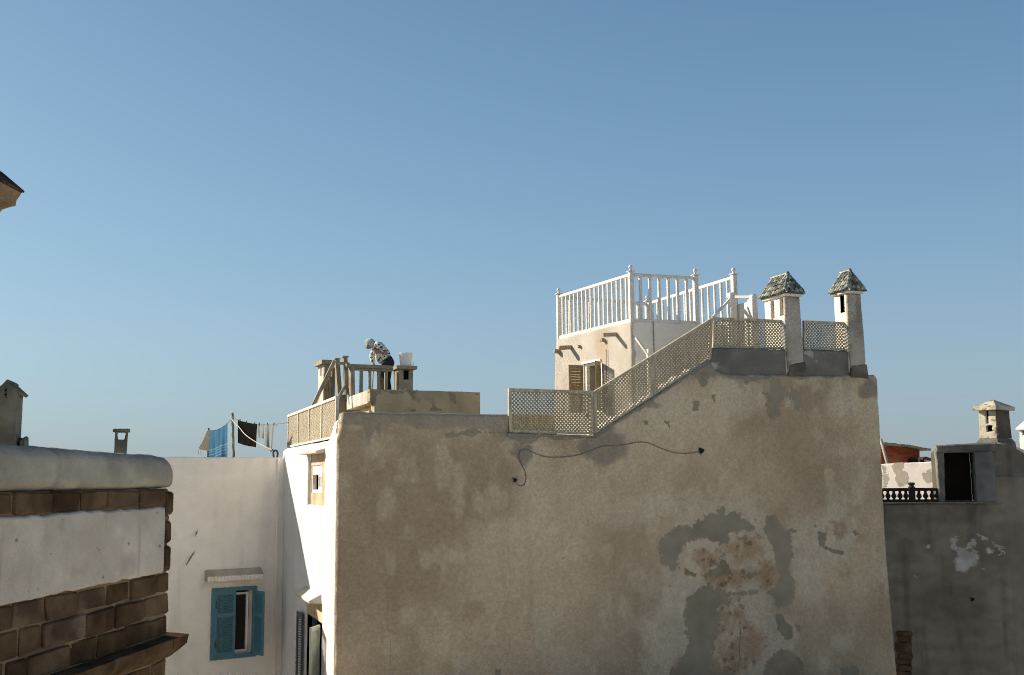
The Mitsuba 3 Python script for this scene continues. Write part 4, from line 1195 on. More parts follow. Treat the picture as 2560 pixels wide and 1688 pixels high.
scene['mat_darkpane'] = {'type': 'principled', 'base_color': {'type': 'rgb', 'value': [.028, .024, .02]}, 'roughness': .3, 'specular': .08}
lw = RC.px(Zr(525, 800))[0] - ru0 - .06
hh2 = rz1 - rz0 - .15
_, sk = shutter(C2, RC, ru0 + .07, rz0 + .075, .02, lw, hh2, 33, 'mat_blue', [(.055, .60), (.665, .945)], [22, 12], side=1)
for zz in (.18, .80):
    obj('hinge', fbox(RC, ru0 + .085, ru0 + .105, rz0 + hh2 * zz, rz0 + hh2 * zz + .16, .036, .05, .004), 'mat_iron', sk)
shutter(C2, RC, ru1 - .07, rz0 + .06, .05, .40, hh2, -46, 'mat_blue', [(.055, .60), (.665, .945)], [22, 12], side=-1)
hq = RC.poly([Zr(142, 133), Zr(897, 90)])
hw = .20
hb_ = RC.px(Zr(540, 283), hw)[1]
hm = RC.px(Zr(540, 204), hw)[1]
hu0_, hu1_ = RC.px(Zr(157, 260), hw)[0], RC.px(Zr(922, 220), hw)[0]
zht = (hq[0][1] + hq[1][1]) / 2
hk = obj('hood', hull(np.array([RC.P(u, z, w) for u in (hu0_, hu1_) for z, w in ((zht, -.01), (hm, hw), (hb_ + .015, hw), (hb_ + .012, -.01))])), 'mat_hood_grey', C2, label='sloping plaster hood above the blue window')
plaster('mat_hood_grey', (.40, .36, .27), (.48, .44, .34), 2.5, .2, .12, .25)
nt = 17
for i in range(nt):
    a, b = hu0_ + (hu1_ - hu0_) * i / nt, hu0_ + (hu1_ - hu0_) * (i + 1) / nt
    obj('tile', fbox(RC, a + .004, b - .004, hb_ + .001 * (i % 3), hm - .012, hw - .03, hw + .012 + .004 * (i % 2), .010, .003), 'mat_cream_lime', hk)
for (a, b) in (((489.0, 1341), (494, 1327)), ((465.8, 1413), (487, 1379))):
    p, q = RC.P(*RC.px(a, .16), .16), RC.P(*RC.px(b, .0), .0)
    obj('iron_rod', tube([q, (p + q) / 2 + np.array([0, 0, .012]), p], [.006, .013, .008], 7), 'mat_iron', C2, True)

# ------------------------------------------------------------------ washing on the roof
ZL = zm(490, 1000, 9.8)
zroof = ztr - .03
pd = 25.6
pt_, pb_ = at_depth(*ZL(890, 318), pd), at_depth(*ZL(920, 1400), pd)
pb_ = pb_ + (pb_ - pt_) * ((zroof - pb_[2]) / (pb_[2] - pt_[2]))
t = thing('clothes_pole', 'rough wooden pole holding up the clothes lines on the cream house roof', 'pole')
n = 14
pp_ = [pt_ + (pb_ - pt_) * i / (n - 1) + np.array([.006 * math.sin(i * 1.9), 0, 0]) for i in range(n)]
obj('shaft', tube(pp_, [.030 + .002 * math.sin(i * 2.3) + .004 * i / n for i in range(n)], 10), 'mat_grey_wood', t, True)
knot = pt_ + (pb_ - pt_) * .105
plain('mat_rope', (.60, .55, .46), .9, .1)
plain('mat_line', (.10, .10, .10), .8, .2)
obj('binding', [tube([knot + np.array([.036 * math.cos(a), .036 * math.sin(a), .012 * k + .004 * math.sin(a)]) for a in np.linspace(0, 2 * math.pi, 14)], .006, 5, False) for k in range(3)], 'mat_rope', t, True)

def sag(a, b, s, n=30):
    return [a + (b - a) * x - np.array([0, 0, s * 4 * x * (1 - x)]) for x in np.linspace(0, 1, n)]
la = knot
lb = at_depth(*ZL(2275, 545), 23.4)
t = thing('clothesline', 'clothes line from the pole to the pale fence, with black and grey washing', 'clothes line')
line1 = sag(la, lb, .10)
obj('line', tube(line1, .0055, 5), 'mat_line', t, True)
lc = at_depth(*ZL(325, 735), 27.6)
line2 = sag(la, lc, .10)
lend = lc + (lc - la) * .25 + np.array([0, 0, -.05])
t2 = thing('clothesline', 'clothes line running back from the pole, with the blue towel', 'clothes line')
obj('line', tube(line2, .0055, 5), 'mat_line', t2, True)
pst = lc + np.array([-.02, .02, 0])
t3 = thing('line_post', 'thin dark post behind the beige shirt holding the far end of the line', 'post')
obj('shaft', tube([np.array([pst[0], pst[1], zroof]), pst + np.array([0, 0, -.3]), pst + np.array([0, 0, .05])], .022, 8), 'mat_iron', t3, True)

def on_line(line, x, depth=None):
    """the point of a hanging line seen at horizontal photograph coordinate x"""
    L_ = np.array(line)
    q = L_ - EYE
    zz = q @ FWD
    sx = CX + F * (q @ CRT) / zz
    o = np.argsort(sx)
    return np.array([np.interp(x, sx[o], L_[o, k]) for k in range(3)])


def cloth(line, xs, lens, wave=.03, nu=26, nv=20, seed=0, spread=0.0, th=.006, flare=0.0, cut=None):
    """hangs from the line between photograph columns xs; lens(t) gives its drop along t in 0..1; folds grow downwards"""
    a, b = on_line(line, xs[0]), on_line(line, xs[1])
    d = b - a
    nrm_ = np.array([d[1], -d[0], 0])
    nrm_ /= np.linalg.norm(nrm_)
    tt, vv = np.meshgrid(np.linspace(0, 1, nu), np.linspace(0, 1, nv), indexing='ij')
    top = np.array([on_line(line, xs[0] + (xs[1] - xs[0]) * t) for t in np.linspace(0, 1, nu)])
    L_ = np.array([lens(t) for t in np.linspace(0, 1, nu)])
    fold = wave * (np.sin(tt * 19 + seed) * .6 + np.sin(tt * 41 + seed * 2) * .25 + .5 * np.sin(tt * 8 + vv * 2 + seed)) * (.25 + .75 * vv)
    P_ = top[:, None] - np.array([0, 0, 1.0]) * (L_[:, None] * vv)[..., None] + nrm_ * (fold + flare * vv)[..., None] + d * (spread * vv * (tt - .5))[..., None]
    k = np.arange(nu * nv).reshape(nu, nv)
    q = np.stack([k[:-1, :-1], k[1:, :-1], k[1:, 1:], k[:-1, 1:]], -1).reshape(-1, 4)
    f = np.vstack([q[:, [0, 1, 2]], q[:, [0, 2, 3]]])
    V = P_.reshape(-1, 3)
    m = len(V)
    W_ = V + nrm_ * th
    rim = np.r_[k[:, 0], k[-1, 1:], k[-2::-1, -1], k[0, -2:0:-1]]
    r2 = np.roll(rim, -1)
    return np.vstack([V, W_]), np.vstack([f, f[:, ::-1] + m, np.c_[rim, r2, rim + m], np.c_[r2, r2 + m, rim + m]]), (a, b)


def fabric(name, fn):
    scene[name] = {'type': 'twosided', 'bsdf': {'type': 'diffuse', 'reflectance': proc(fn)}}
ta, tb_ = on_line(line2, 528.5), on_line(line2, 569.5)
zTow = float((ta[2] + tb_[2]) / 2)
def towel_col(p, n, uv):
    c = mix((.030, .088, .17), (.055, .15, .26), fbm(p.x * 9, p.y * 9, p.z * 1.2, 3))
    s = (p.x - float(ta[0])) / float(tb_[0] - ta[0])
    top = float(ta[2]) + s * float(tb_[2] - ta[2])
    h = top - p.z
    for a, w_ in ((.50, .011), (.555, .007), (.625, .010), (.70, .008)):
        c = mix(c, (.22, .36, .46), .75 * (1 - smoothstep(float(w_) * .6, float(w_), dr.abs(h - a))))
    return c
fabric('mat_towel', towel_col)
fabric('mat_black_cloth', lambda p, n, uv: mi.Color3f(.011, .0105, .0105) * (.8 + .4 * fbm(p.x * 30, p.y * 30, p.z * 30, 2)))
fabric('mat_grey_cloth', lambda p, n, uv: mix((.20, .23, .25), (.28, .31, .33), fbm(p.x * 14, p.y * 14, p.z * 9, 3)))
fabric('mat_beige_cloth', lambda p, n, uv: mix((.60, .50, .36), (.72, .62, .48), fbm(p.x * 14, p.y * 14, p.z * 9, 3)))
t = thing('towel', 'blue towel with pale stripes hanging from the clothes line left of the pole', 'towel')
v, f, _ = cloth(line2, (527.8, 569.6), lambda s: .78 + .03 * math.sin(s * 7) , .05, 40, 24, 1)
obj('cloth', (v, f), 'mat_towel', t, True)
pegs = []
t = thing('black_cloth', 'square black cloth pegged to the clothes line right of the pole', 'cloth')
v, f, _ = cloth(line1, (595.6, 643), lambda s: .535 - .01 * s, .012, 26, 16, 2, -.05)
obj('cloth', (v, f), 'mat_black_cloth', t, True)
pegs += [(line1, x) for x in (600, 616.5, 637)]
t = thing('grey_shirt', 'grey shirt pegged on the clothes line, right of the black cloth', 'shirt')
def shirt_len(s):
    return .31 if s < .43 else (.46 + .16 * (s - .43) / .57)
v, f, _ = cloth(line1, (644, 683.5), shirt_len, .028, 45, 18, 3, -.12)
obj('cloth', (v, f), 'mat_grey_cloth', t, True)
v, f, _ = cloth(line1, (680, 692), lambda s: .05 + .05 * (1 - s), .006, 10, 8, 5)
obj('sleeve', (v, f), 'mat_grey_cloth', t, True)
pegs += [(line1, x) for x in (648, 669, 685)]
t = thing('beige_shirt', 'beige garment with dangling ties drying at the far end of the line', 'shirt')
lp = lc + np.array([0.02, -.05, 0])
bx = Fr(lp, 12)
pts = [(.05, .0), (-.07, -.02), (-.115, -.16), (-.20, -.35), (-.265, -.46), (-.20, -.50), (-.10, -.52), (.0, -.54), (.03, -.40), (.065, -.14)]
vv_, ff_ = slab(bx, [(u, lp[2] + z) for u, z in pts], .03, .014, .02, 6, .04, .006, seed=77)
obj('cloth', (vv_, ff_), 'mat_beige_cloth', t, 60)
for u in (-.245, -.19, .03):
    obj('tie', tube([bx.P(u, lp[2] - .46, -.01), bx.P(u - .01, lp[2] - .54, .0), bx.P(u + .0, lp[2] - .64, -.01)], .008, 6), 'mat_beige_cloth', t, True)
plain('mat_peg', (.06, .09, .085), .6, .3)
peg_lab = ['clothes peg at the left corner of the black cloth', 'clothes peg in the middle of the black cloth', 'clothes peg at the right corner of the black cloth', 'clothes peg at the left end of the grey shirt', 'clothes peg in the middle of the grey shirt', 'clothes peg at the right sleeve of the grey shirt']
for (L_, x), lab_ in zip(pegs, peg_lab):
    p = on_line(L_, x)
    tag(obj('clothes_peg', [bevel(p + np.array([-.009, -.014, -.035]), p + np.array([.009, -.003, .04]), .003), bevel(p + np.array([-.009, .009, -.035]), p + np.array([.009, .018, .04]), .003)], 'mat_peg'), lab_, 'clothes peg', 'clothes pegs on the line')
t = thing('iron_fixture', 'small dark metal arch on the roof edge with the white rope tied to it', 'fixture')
fx = Fr(at_depth(*ZL(1940, 1390), 23.75), 33)
zf_ = ztr
path = [fx.P(-.045, zf_ - .03, 0), fx.P(-.045, zf_ + .10, 0), fx.P(-.03, zf_ + .145, 0), fx.P(.01, zf_ + .155, 0), fx.P(.045, zf_ + .13, 0), fx.P(.055, zf_ + .08, 0), fx.P(.055, zf_ - .03, 0)]
obj('arch', tube(smooth_path(path, 24), [.022] * 24, 8), 'mat_iron', t, True)
obj('spout', tube([fx.P(-.04, zf_ + .13, 0), fx.P(-.062, zf_ + .165, 0), fx.P(-.075, zf_ + .18, 0)], [.018, .014, .02], 8), 'mat_iron', t, True)
t = thing('rope', 'slack white rope sagging from the pole past the black cloth to the roof edge', 'rope')
ra = knot + np.array([0, -.05, -.02])
mids = [at_depth(*ZL(*q), d) for q, d in (((910, 520), 25.4), ((1035, 645), 25.15), ((1185, 825), 24.8), ((1450, 1020), 24.4), ((1700, 1150), 24.0))]
rp = smooth_path([ra, *mids, fx.P(-.065, zf_ + .165, 0)], 50)
obj('strand', tube(rp, [.011 if i < 30 else .008 for i in range(50)], 6), 'mat_rope', t, True)

# ------------------------------------------------------------------ the stone house close on the left
NR = Fr(at_depth(432, 1225, 13.0), 84)
E2 = EYE[2]
def limewash_wear(p, n, c):
    a = smoothstep(.60, .78, fbm(p.x * 2.2, p.y * 2.2, p.z * 2.2 + 3, 4))
    c = mix(c, (.31, .285, .24), .55 * a)
    run = smoothstep(.58, .82, fbm(p.x * 9, p.y * 9, p.z * .8, 3))
    c = mix(c, (.27, .25, .215), .5 * run)
    return c * (1 - .5 * smoothstep(.77, .83, fbm(p.x * 13, p.y * 13, p.z * 13, 3)))
plaster('mat_near_cap', (.255, .25, .225), (.36, .35, .31), 1.8, .3, .22, .4, .016, .003, lambda p, n, c: mix(c, (.20, .19, .165), .6 * smoothstep(.60, .78, fbm(p.x * 3, p.y * 3, p.z * 3, 4))))
plaster('mat_near_plaster', (.42, .40, .36), (.50, .485, .44), 1.5, .08, .18, .2, .012, .0022, limewash_wear)
plaster('mat_mortar', (.14, .105, .07), (.21, .165, .115), 3, .1, .3, .4, .012, .003)
for i, (a, b) in enumerate([((.050, .034, .022), (.095, .068, .044)), ((.065, .045, .029), (.12, .088, .058)), ((.065, .048, .034), (.16, .125, .09))]):
    plaster('mat_stone_%d' % i, a, b, 3.2, .15, .4, .5, .018, .004)
N = thing('stone_house', 'near house at lower left with rounded plaster top, white band and dark stone courses', 'house')
n_hit = lambda x, y, w=0.0: NR.px((x, y), w)
zt_l, zt_r = n_hit(0, 1108)[1], n_hit(312, 1132)[1]
capz = n_hit(417, 1221)[1]
U0 = -9.0
cap_poly = [(U0, capz), (-.005, capz), (.01, capz + .12), (.0, capz + .22), (-.06, capz + .31), (-.20, n_hit(400, 1141)[1]), (-.55, n_hit(380, 1137)[1]), (-1.28, zt_r), (-3.64, zt_l), (U0, zt_l + .06)]
obj('wall_top', slab(NR, cap_poly, .75, .12, .02, 1.3, .09, .012, w=.035, seed=91), 'mat_near_cap', N, 50, label='rounded plaster parapet top')
obj('wall', fbox(NR, U0, -.03, 0, capz - .002, -.7, -.022, .03), 'mat_mortar', N)
obj('roof_deck', fbox(Fr(NR.P(0, 0, -.75), 84), U0, -.02, capz - .35, capz - .1, -6, 0, .02), 'mat_roof', N)
obj('end_wall', fbox(NR, -.35, -.04, 0, capz - .4, -6.7, -.71, .02), 'mat_mortar', N)
PLZ0, PLZ1 = E2 - 1.04, E2 - .285
pl_poly = ragged([(U0, PLZ0), (-.21, PLZ0), (-.205, (PLZ0 + PLZ1) / 2), (-.2, PLZ1), (U0, PLZ1)], .05, .022, 93, 5)
obj('plaster_band', slab(NR, list(pl_poly.exterior.coords)[:-1], .06, .03, .016, 1.6, .09, .006, w=.018, seed=94, edge=.04), 'mat_near_plaster', N, 40, label='broad whitewashed band between the stone courses')
wl_ = N + '__wall'
def stone(u0, u1, z0, z1, w1=.0, mat=None, j=.012):
    v, f = bevel((u0 + .017, z0 + .015, -.12), (u1 - .017, z1 - .015, w1 + rng.uniform(-.018, .022)), .016, j)
    obj('stone', (NR.P(v[:, 0], v[:, 1], v[:, 2]), f), mat or 'mat_stone_%d' % rng.choice([0, 0, 1, 1, 2]), wl_)
def course(us, z0, z1, w1=0.0, mat=None):
    us = sorted(us)
    while us[0] > U0 + .3:
        us = [us[0] - rng.uniform(.5, .68)] + us
    for a, b in zip(us[:-1], us[1:]):
        stone(a, b, z0, z1, w1, mat)
un = lambda xs, y: [n_hit(x, y)[0] for x in xs]
course(un((35, 130, 203, 268, 349, 414), 1250) , PLZ1, capz)
course(un((33, 116, 198, 269, 327, 392), 1470) + [0.0], E2 - 1.28, E2 - 1.04)
course(un((53, 108, 216, 289, 362), 1530) + [0.01], E2 - 1.53, E2 - 1.28)
course(un((20, 73, 173, 246, 314, 377), 1580) + [0.0], E2 - 1.775, E2 - 1.53)
# quoins up the corner
zq = [n_hit(430, y)[1] for y in (1226, 1287, 1300, 1356, 1362, 1426)]
for a, b, o in ((zq[1], zq[0], .015), (zq[3], zq[2], -.015), (zq[5], zq[4], -.03), (zq[2] - .0, zq[1], -.05)):
    v, f = bevel((-.205, a + .006, -.3), (o, b - .006, .012), .03, .012)
    obj('stone', (NR.P(v[:, 0], v[:, 1], v[:, 2]), f), 'mat_stone_%d' % rng.choice([0, 1]) if b - a > .1 else 'mat_mortar', wl_)
# cornice and the courses below
ck = N + '__cornice'
cz1, cz0 = E2 - 1.78, E2 - 2.02
us = sorted(un((60, 150, 246, 330, 400), 1640))
us = [us[0] - .62 * k for k in range(9, 0, -1)] + us + [.22]
for i, (a, b) in enumerate(zip(us[:-1], us[1:])):
    j = rng.uniform(-.012, .012)
    prof = [(-.1, cz0), (.02, cz0), (.05, cz0 + .05), (.12, cz0 + .09), (.16 + j, cz0 + .13), (.17 + j, cz1 - .01), (-.1, cz1 + .012)]
    pts_ = np.array([[u, z, w] for u in (a + .005, b - .005) for w, z in prof])
    if i == len(us) - 2:
        pts_[7:, 0] -= np.array([.2, .18, .14, .09, .03, .0, .02])
    obj('stone', hull(NR.P(pts_[:, 0], pts_[:, 1], pts_[:, 2])), 'mat_stone_%d' % rng.choice([0, 1, 2]), ck, label=None)
course(un((40, 130, 220, 300, 380), 1660) + [.02], E2 - 2.27, E2 - 2.025)
course(un((20, 110, 190, 270, 350), 1680) + [.01], E2 - 2.52, E2 - 2.27)

# its chimneys
ZK = zm(0, 930, 2378 / 330)
plaster('mat_gable', (.11, .12, .105), (.19, .20, .172), 3, .3, .2, .4, .006, .002)
gd = 12.4
ga = Fr(at_depth(15, 1100, gd), 14)
gx = lambda x, y: ga.px(ZK(x, y))
t = thing('gabled_chimney', 'grey chimney with a little pitched roof and dark opening, at the left edge', 'chimney')
gr, gb = gx(250, 700)[0], gx(240, 1230)
gl = gx(108, 700)[0] * 2 - gr
apx = gx(112, 140)
eav = gx(285, 310)
gz1 = eav[1]
op = gx(120, 270), gx(120, 440)
ow = op[0][0]
ol = gx(108, 300)[0] * 2 - ow
gzb = gb[1] - .35
obj('front', slab(ga, [(gl, gzb), (gr, gzb), (gr + .02, gz1), (gx(112, 300)[0], apx[1] - .02), (gl - .02, gz1)], .08, .015, .006, 4, .05, .006, holes=[[(ol, op[1][1]), (ow, op[1][1]), (ow, op[0][1]), (ol, op[0][1])]], seed=101), 'mat_gable', t, 40)
gdp = .5
obj('side', [fbox(ga, gr - .06, gr, gzb, gz1 - .01, -gdp, -.081, .01), fbox(ga, gl, gl + .06, gzb, gz1 - .01, -gdp, -.081, .01)], 'mat_gable', t)
obj('back', fbox(ga, gl + .06, gr - .06, gzb, gz1 - .01, -gdp, -gdp + .06, .01), 'mat_gable', t)
obj('flue', fbox(ga, gl + .07, gr - .07, gzb, op[1][1] - .02, -gdp + .07, -.09, .01), 'mat_black', t)
ac = gx(112, 300)[0]
for s, e0 in ((1, gr), (-1, gl)):
    a0_, a1_ = np.array([ac - s * .01, apx[1] + .005]), np.array([e0 + s * .055, gz1 - .035])
    dn = np.array([a1_[1] - a0_[1], -(a1_[0] - a0_[0])])
    dn = dn / np.linalg.norm(dn) * .035
    if dn[1] > 0:
        dn = -dn
    obj('roof_slab', prism(ga, [tuple(a0_), tuple(a1_), tuple(a1_ + dn), tuple(a0_ + dn)], -gdp - .03, -.06 if s > 0 else -.0), 'mat_gable', t)
tag(obj('rubble', [bevel(ga.P(gr + .02, gb[1] - .12, -.25), ga.P(gr + .02, gb[1] - .12, -.25) + np.array([.09, .12, .17]), .03, .02), bevel(ga.P(gr - .02, gb[1] - .14, -.35), ga.P(gr, gb[1] - .12, -.35) + np.array([.08, .1, .15]), .03, .02)], 'mat_gable'), 'lump of rubble at the foot of the gabled chimney', 'rubble')
kd = 13.6
ka = Fr(at_depth(303, 1100, kd), 19)
kx = lambda x, y: ka.px(ZK(x, y))
t = thing('cap_chimney', 'small grey chimney with a flat cap and see through opening on the near roof', 'chimney')
x0, x1 = kx(2066, 1300)[0], kx(2297, 1300)[0]
zc_, zb_ = kx(2180, 1072)[1], kx(2180, 1441)[1] - .3
oq = [kx(2113, 1075), kx(2253, 1075), kx(2250, 1190), kx(2235, 1215), kx(2135, 1215), kx(2118, 1195)]
oq[0] = (oq[0][0], oq[0][1] - .004)
oq[1] = (oq[1][0], oq[1][1] - .004)
obj('shaft', slab(ka, [(x0 - .01, zb_), (x1 - .01, zb_), (x1, zc_), (x0, zc_)], .20, .012, .004, 4, .05, .008, holes=[oq], seed=103), 'mat_gable', t, 40)
obj('cap', slab(ka, [(kx(2030, 1050)[0], zc_ - .0), (kx(2343, 1050)[0], zc_), (kx(2343, 1020)[0], kx(2343, 1018)[1]), (kx(2050, 1020)[0], kx(2050, 1022)[1]), (kx(2030, 1035)[0], kx(2030, 1035)[1])], .30, .02, .004, 4, .05, .01, w=.05, seed=104), 'mat_gable', t, 40)

# ------------------------------------------------------------------ the corner of a roof that reaches in at the upper left
ZE = zm(0, 400, 9.8)
EV = Fr(at_depth(30, 470, 11.0), -3)
ex = lambda x, y: EV.px(ZE(x, y))
t = thing('eaved_tower', 'corner of a dark tiled eave on a moulded cornice, entering at the upper left', 'house')
e0, e1, e2, e3, e4, e5 = ex(0, 335), ex(560, 755), ex(405, 1000), ex(380, 1130), ex(110, 1200), ex(0, 1290)
sl_ = (e1[1] - e0[1]) / (e1[0] - e0[0])
back = 3.2
lft = e0[0] - 2.2
plaster('mat_eave', (.17, .13, .085), (.27, .215, .145), 3, .2, .2, .4)
plaster('mat_eave_dark', (.05, .043, .036), (.10, .085, .07), 4, .2, .25, .4)
obj('cornice', prism(EV, [(lft, e5[1] - .25), (e5[0] - .12, e5[1] - .14), (e5[0], e5[1]), ((e5[0] + e4[0]) / 2, (e5[1] + e4[1]) / 2 + .012), e4, ((e4[0] + e3[0]) / 2, (e4[1] + e3[1]) / 2 + .004), e3, e2, (e2[0] + .05, e2[1] + .08), (e2[0] - .02, e2[1] + .16), (lft, e2[1] + .2)], 0, back), 'mat_eave', t)
rt0 = (lft, e1[1] + sl_ * (lft - e1[0]))
obj('roof', prism(EV, [(lft, rt0[1] - .16), (e2[0] + .02, e2[1] + .10), (e1[0] - .03, e1[1] - .02), (e1[0] - .02, e1[1] - .0), (lft, rt0[1] - .02)], -.03, back + .05), 'mat_eave_dark', t)
rk = t + '__roof'
for k in range(8):
    w0 = .30 + k * .36
    for q in range(7):
        a = np.array(e1) + np.array([-.265 * q, -.265 * q * sl_])
        o = EV.P(a[0], a[1] - .01 + .004 * (q % 2), w0 - .17)
        ax = EV.P(a[0] - .30, a[1] - .30 * sl_ + .02, w0 - .17) - o
        nn = np.cross(ax, EV.w)
        nn = nn if nn[2] > 0 else -nn
        v, f = bevel((-.165, -.012, 0), (.165, .012, .34), .006, .003)
        ax = ax / np.linalg.norm(ax)
        nn /= np.linalg.norm(nn)
        obj('tile', fix(o + v[:, :1] * EV.w + v[:, 1:2] * nn + v[:, 2:] * ax, f), 'mat_eave_dark', rk)
obj('wall', fbox(EV, lft - 2.5, e5[0] - .75, 0, e5[1] - .2, .1, back, .03), 'mat_near_cap', t)

# ------------------------------------------------------------------ dark houses on the right
ZR, ZS, ZT = zm(2160, 960, 862 / 400), zm(2190, 1060, 7.13), zm(2400, 980, 9.8)
DW = Fr(at_depth(2345, 1257, 28.0), -16)
plaster('mat_dark_wall', (.18, .162, .13), (.26, .238, .195), .8, .3, .22, .55, .007, .002)
plaster('mat_dark_wall_pale', (.21, .186, .148), (.28, .252, .205), .8, .15, .22, .3, .007, .002)
plaster('mat_hut', (.12, .12, .108), (.21, .21, .19), 1.7, .3, .2, .45, .006, .002)
plaster('mat_hut_blue', (.13, .138, .13), (.195, .20, .188), 1.9, .2, .2, .45)
plaster('mat_flake', (.36, .355, .33), (.50, .49, .46), 4, .1, .2, .5, .006, .002)
DH = thing('dark_house', 'tall dark shaded wall at lower right with white flaked paint, topped by a doorway hut', 'house')
lowp = DW.poly([(2510, 1258), (2420, 1258), (2345, 1258), (2260, 1260), (2190, 1262)])
xr = DW.px((2640, 1200))[0]
pr = DW.px((2503, 1190))
obj('wall', slab(DW, [(lowp[-1][0] - 2.2, 0), (pr[0] + .10, 0), (DW.px((2517, 1310))[0], DW.px((2517, 1310))[1]), (lowp[0][0], lowp[0][1]), *lowp[1:], (lowp[-1][0] - 2.2, lowp[-1][1])], .4, .04, .02, .8, .15, .01, seed=111), 'mat_dark_wall', DH, 40)
obj('wall', slab(DW, [(pr[0] - .3, 0), (xr, 0), (xr, pr[1] - .02), (pr[0] - .05, pr[1]), (pr[0] - .3, pr[1] - .05)], .4, .04, .02, .8, .15, .01, w=-.06, seed=112), 'mat_dark_wall_pale', DH, 40)
lz = DW.px((2400, 1257))[1]
obj('ledge', slab(DW, [(lowp[-1][0] - 1.5, lz - .03), (DW.px((2492, 1257))[0], lz - .03), (DW.px((2492, 1257))[0], lz + .012), (lowp[-1][0] - 1.5, lz + .012)], .3, .012, .008, 3, .06, .012, w=.05, seed=113), 'mat_hut', DH, 40)
hutp = DW.poly([(2492, 1259), (2490, 1190), (2484, 1128), (2495, 1107), (2440, 1108), (2340, 1113), (2337.5, 1118), (2343, 1180), (2347, 1259)])
door = DW.poly([ZR(432, 372), ZR(588, 368), ZR(603, 634), ZR(440, 636)])
obj('hut_front', slab(DW, hutp, .3, .04, .012, 2, .09, .012, w=-.03, holes=[door[::-1]], seed=114), 'mat_hut', DH, 40)
obj('lintel', slab(DW, DW.poly([(2339, 1113.5), (2494, 1108.5), (2492, 1128), (2342, 1131)]), .2, .03, .01, 3, .07, .012, w=.03, seed=115), 'mat_hut', DH, 40)
obj('pillar', slab(DW, DW.poly([ZR(592, 368), ZR(690, 362), ZR(712, 636), ZR(607, 640)])[::-1], .2, .03, .01, 3, .07, .012, w=.025, seed=116), 'mat_hut_blue', DH, 40, label='bluish weathered pillar right of the dark doorway')
du0, du1 = min(q[0] for q in door), max(q[0] for q in door)
dz0, dz1 = min(q[1] for q in door), max(q[1] for q in door)
dark_room(DW, du0 - .03, du1 + .10, dz0 + .04, dz1, -.34, 1.6, DH, .04)
obj('hut_side', slab(DW, DW.poly([(2470, 1240), (2480, 1125), (2498, 1106), (2516, 1108), (2540, 1120), (2565, 1134), (2640, 1150), (2640, 1240)]), .5, .05, .015, 1.5, .12, .012, w=-.12, seed=117), 'mat_dark_wall', DH, 40)
wr_ = DH + '__wall'
for i, pts in enumerate([[(470, 832), (500, 845), (520, 870), (545, 875), (575, 850), (600, 838), (580, 870), (560, 900), (600, 905), (625, 935), (615, 960), (650, 1000), (610, 990), (570, 985), (540, 1015), (495, 1010), (485, 960), (510, 925), (480, 890)],
                         [(610, 810), (640, 815), (660, 830), (640, 835)], [(715, 870), (745, 875), (755, 915), (725, 910)], [(670, 890), (700, 900), (695, 925), (675, 915)], [(686, 828), (700, 830), (695, 842)], [(335, 870), (355, 868), (358, 890), (340, 888)], [(236, 855), (252, 858), (246, 872)], [(272, 1035), (290, 1040), (282, 1048)]]):
    ps = flakes(DW.poly([ZR(*p) for p in pts]), 130 + i, .075 if i == 0 else .05, .018, -.01, 4.0, .8)
    if ps:
        obj('flaked_paint', sheet(DW, ps, .006, .02, .8, 111), 'mat_flake', DH, 40)
vent(DW, ZR(583, 1160), .05, DH, .02)
# a stump of old brickwork where it meets the big wall
plaster('mat_old_brick', (.085, .050, .036), (.13, .085, .06), 5, .1, .3, .5, .008, .003)
ZU = zm(2200, 1540, 6.606)
for i, (x0, y0, x1, y1) in enumerate([(265, 250, 530, 330), (290, 335, 520, 420), (250, 440, 525, 590), (300, 615, 530, 700), (260, 705, 520, 800), (300, 805, 530, 900), (260, 905, 520, 1000)]):
    a, b = DW.px(ZU(x0, y1)), DW.px(ZU(x1, y0))
    v, f = bevel((a[0], a[1] + .008, -.1), (b[0], b[1], .09 + .03 * (i % 2)), .025, .014)
    obj('brick', (DW.P(v[:, 0], v[:, 1], v[:, 2]), f), 'mat_old_brick', wr_)

# balustrade on its ledge
plain('mat_baluster', (.022, .021, .020), .8, .2, .4)
BL = thing('balustrade', 'low dark balustrade of turned balusters in front of the white patched wall', 'balustrade')
BF = Fr(DW.P(0, 0, -.12), -16)
by = lambda x, y: BF.px(ZS(x, y))
bz0, bz1, bz2, bz3 = lz + .012, by(600, 1345)[1], by(600, 1195)[1], by(600, 1142)[1]
bu0, bu1 = BF.px((2150, 1240))[0], BF.px((2344, 1240))[0]
obj('rail', fbox(BF, bu0, bu1, bz2, bz3, -.09, .07, .015), 'mat_baluster', BL)
obj('rail', fbox(BF, bu0, bu1, bz0 - .02, bz1, -.08, .06, .012), 'mat_baluster', BL)
pu = by(638, 1200)[0]
k_ = obj('post', fbox(BF, pu - .08, pu + .08, bz0, by(638, 1125)[1], -.085, .075, .012), 'mat_baluster', BL)
pp3 = BF.P(pu, 0, 0)
obj('cap', lathe((pp3[0], pp3[1], by(638, 1130)[1]), [(0, 0), (.09, 0), (.06, .03), (.05, .045), (.085, .07), (.09, .10), (.06, .125), (0, .13)], 14), 'mat_baluster', k_, 40)
hB = bz2 - bz1
prof = [(.030, 0), (.045, .02), (.030, .05), (.036, .10), (.072, .30), (.078, .42), (.058, .60), (.034, .78), (.044, .84), (.034, .90), (.052, 1.0)]
prof = [(r * .92, z * hB) for r, z in prof]
prof = [(.001, 0)] + prof + [(.001, hB)]
for x in (105, 212, 318, 428, 532, 766, 884, 1000, 1095):
    u, _ = by(x, 1270)
    q = BF.P(u, 0, 0)
    obj('baluster', lathe((q[0], q[1], bz1), prof, 12), 'mat_baluster', BL, 40)

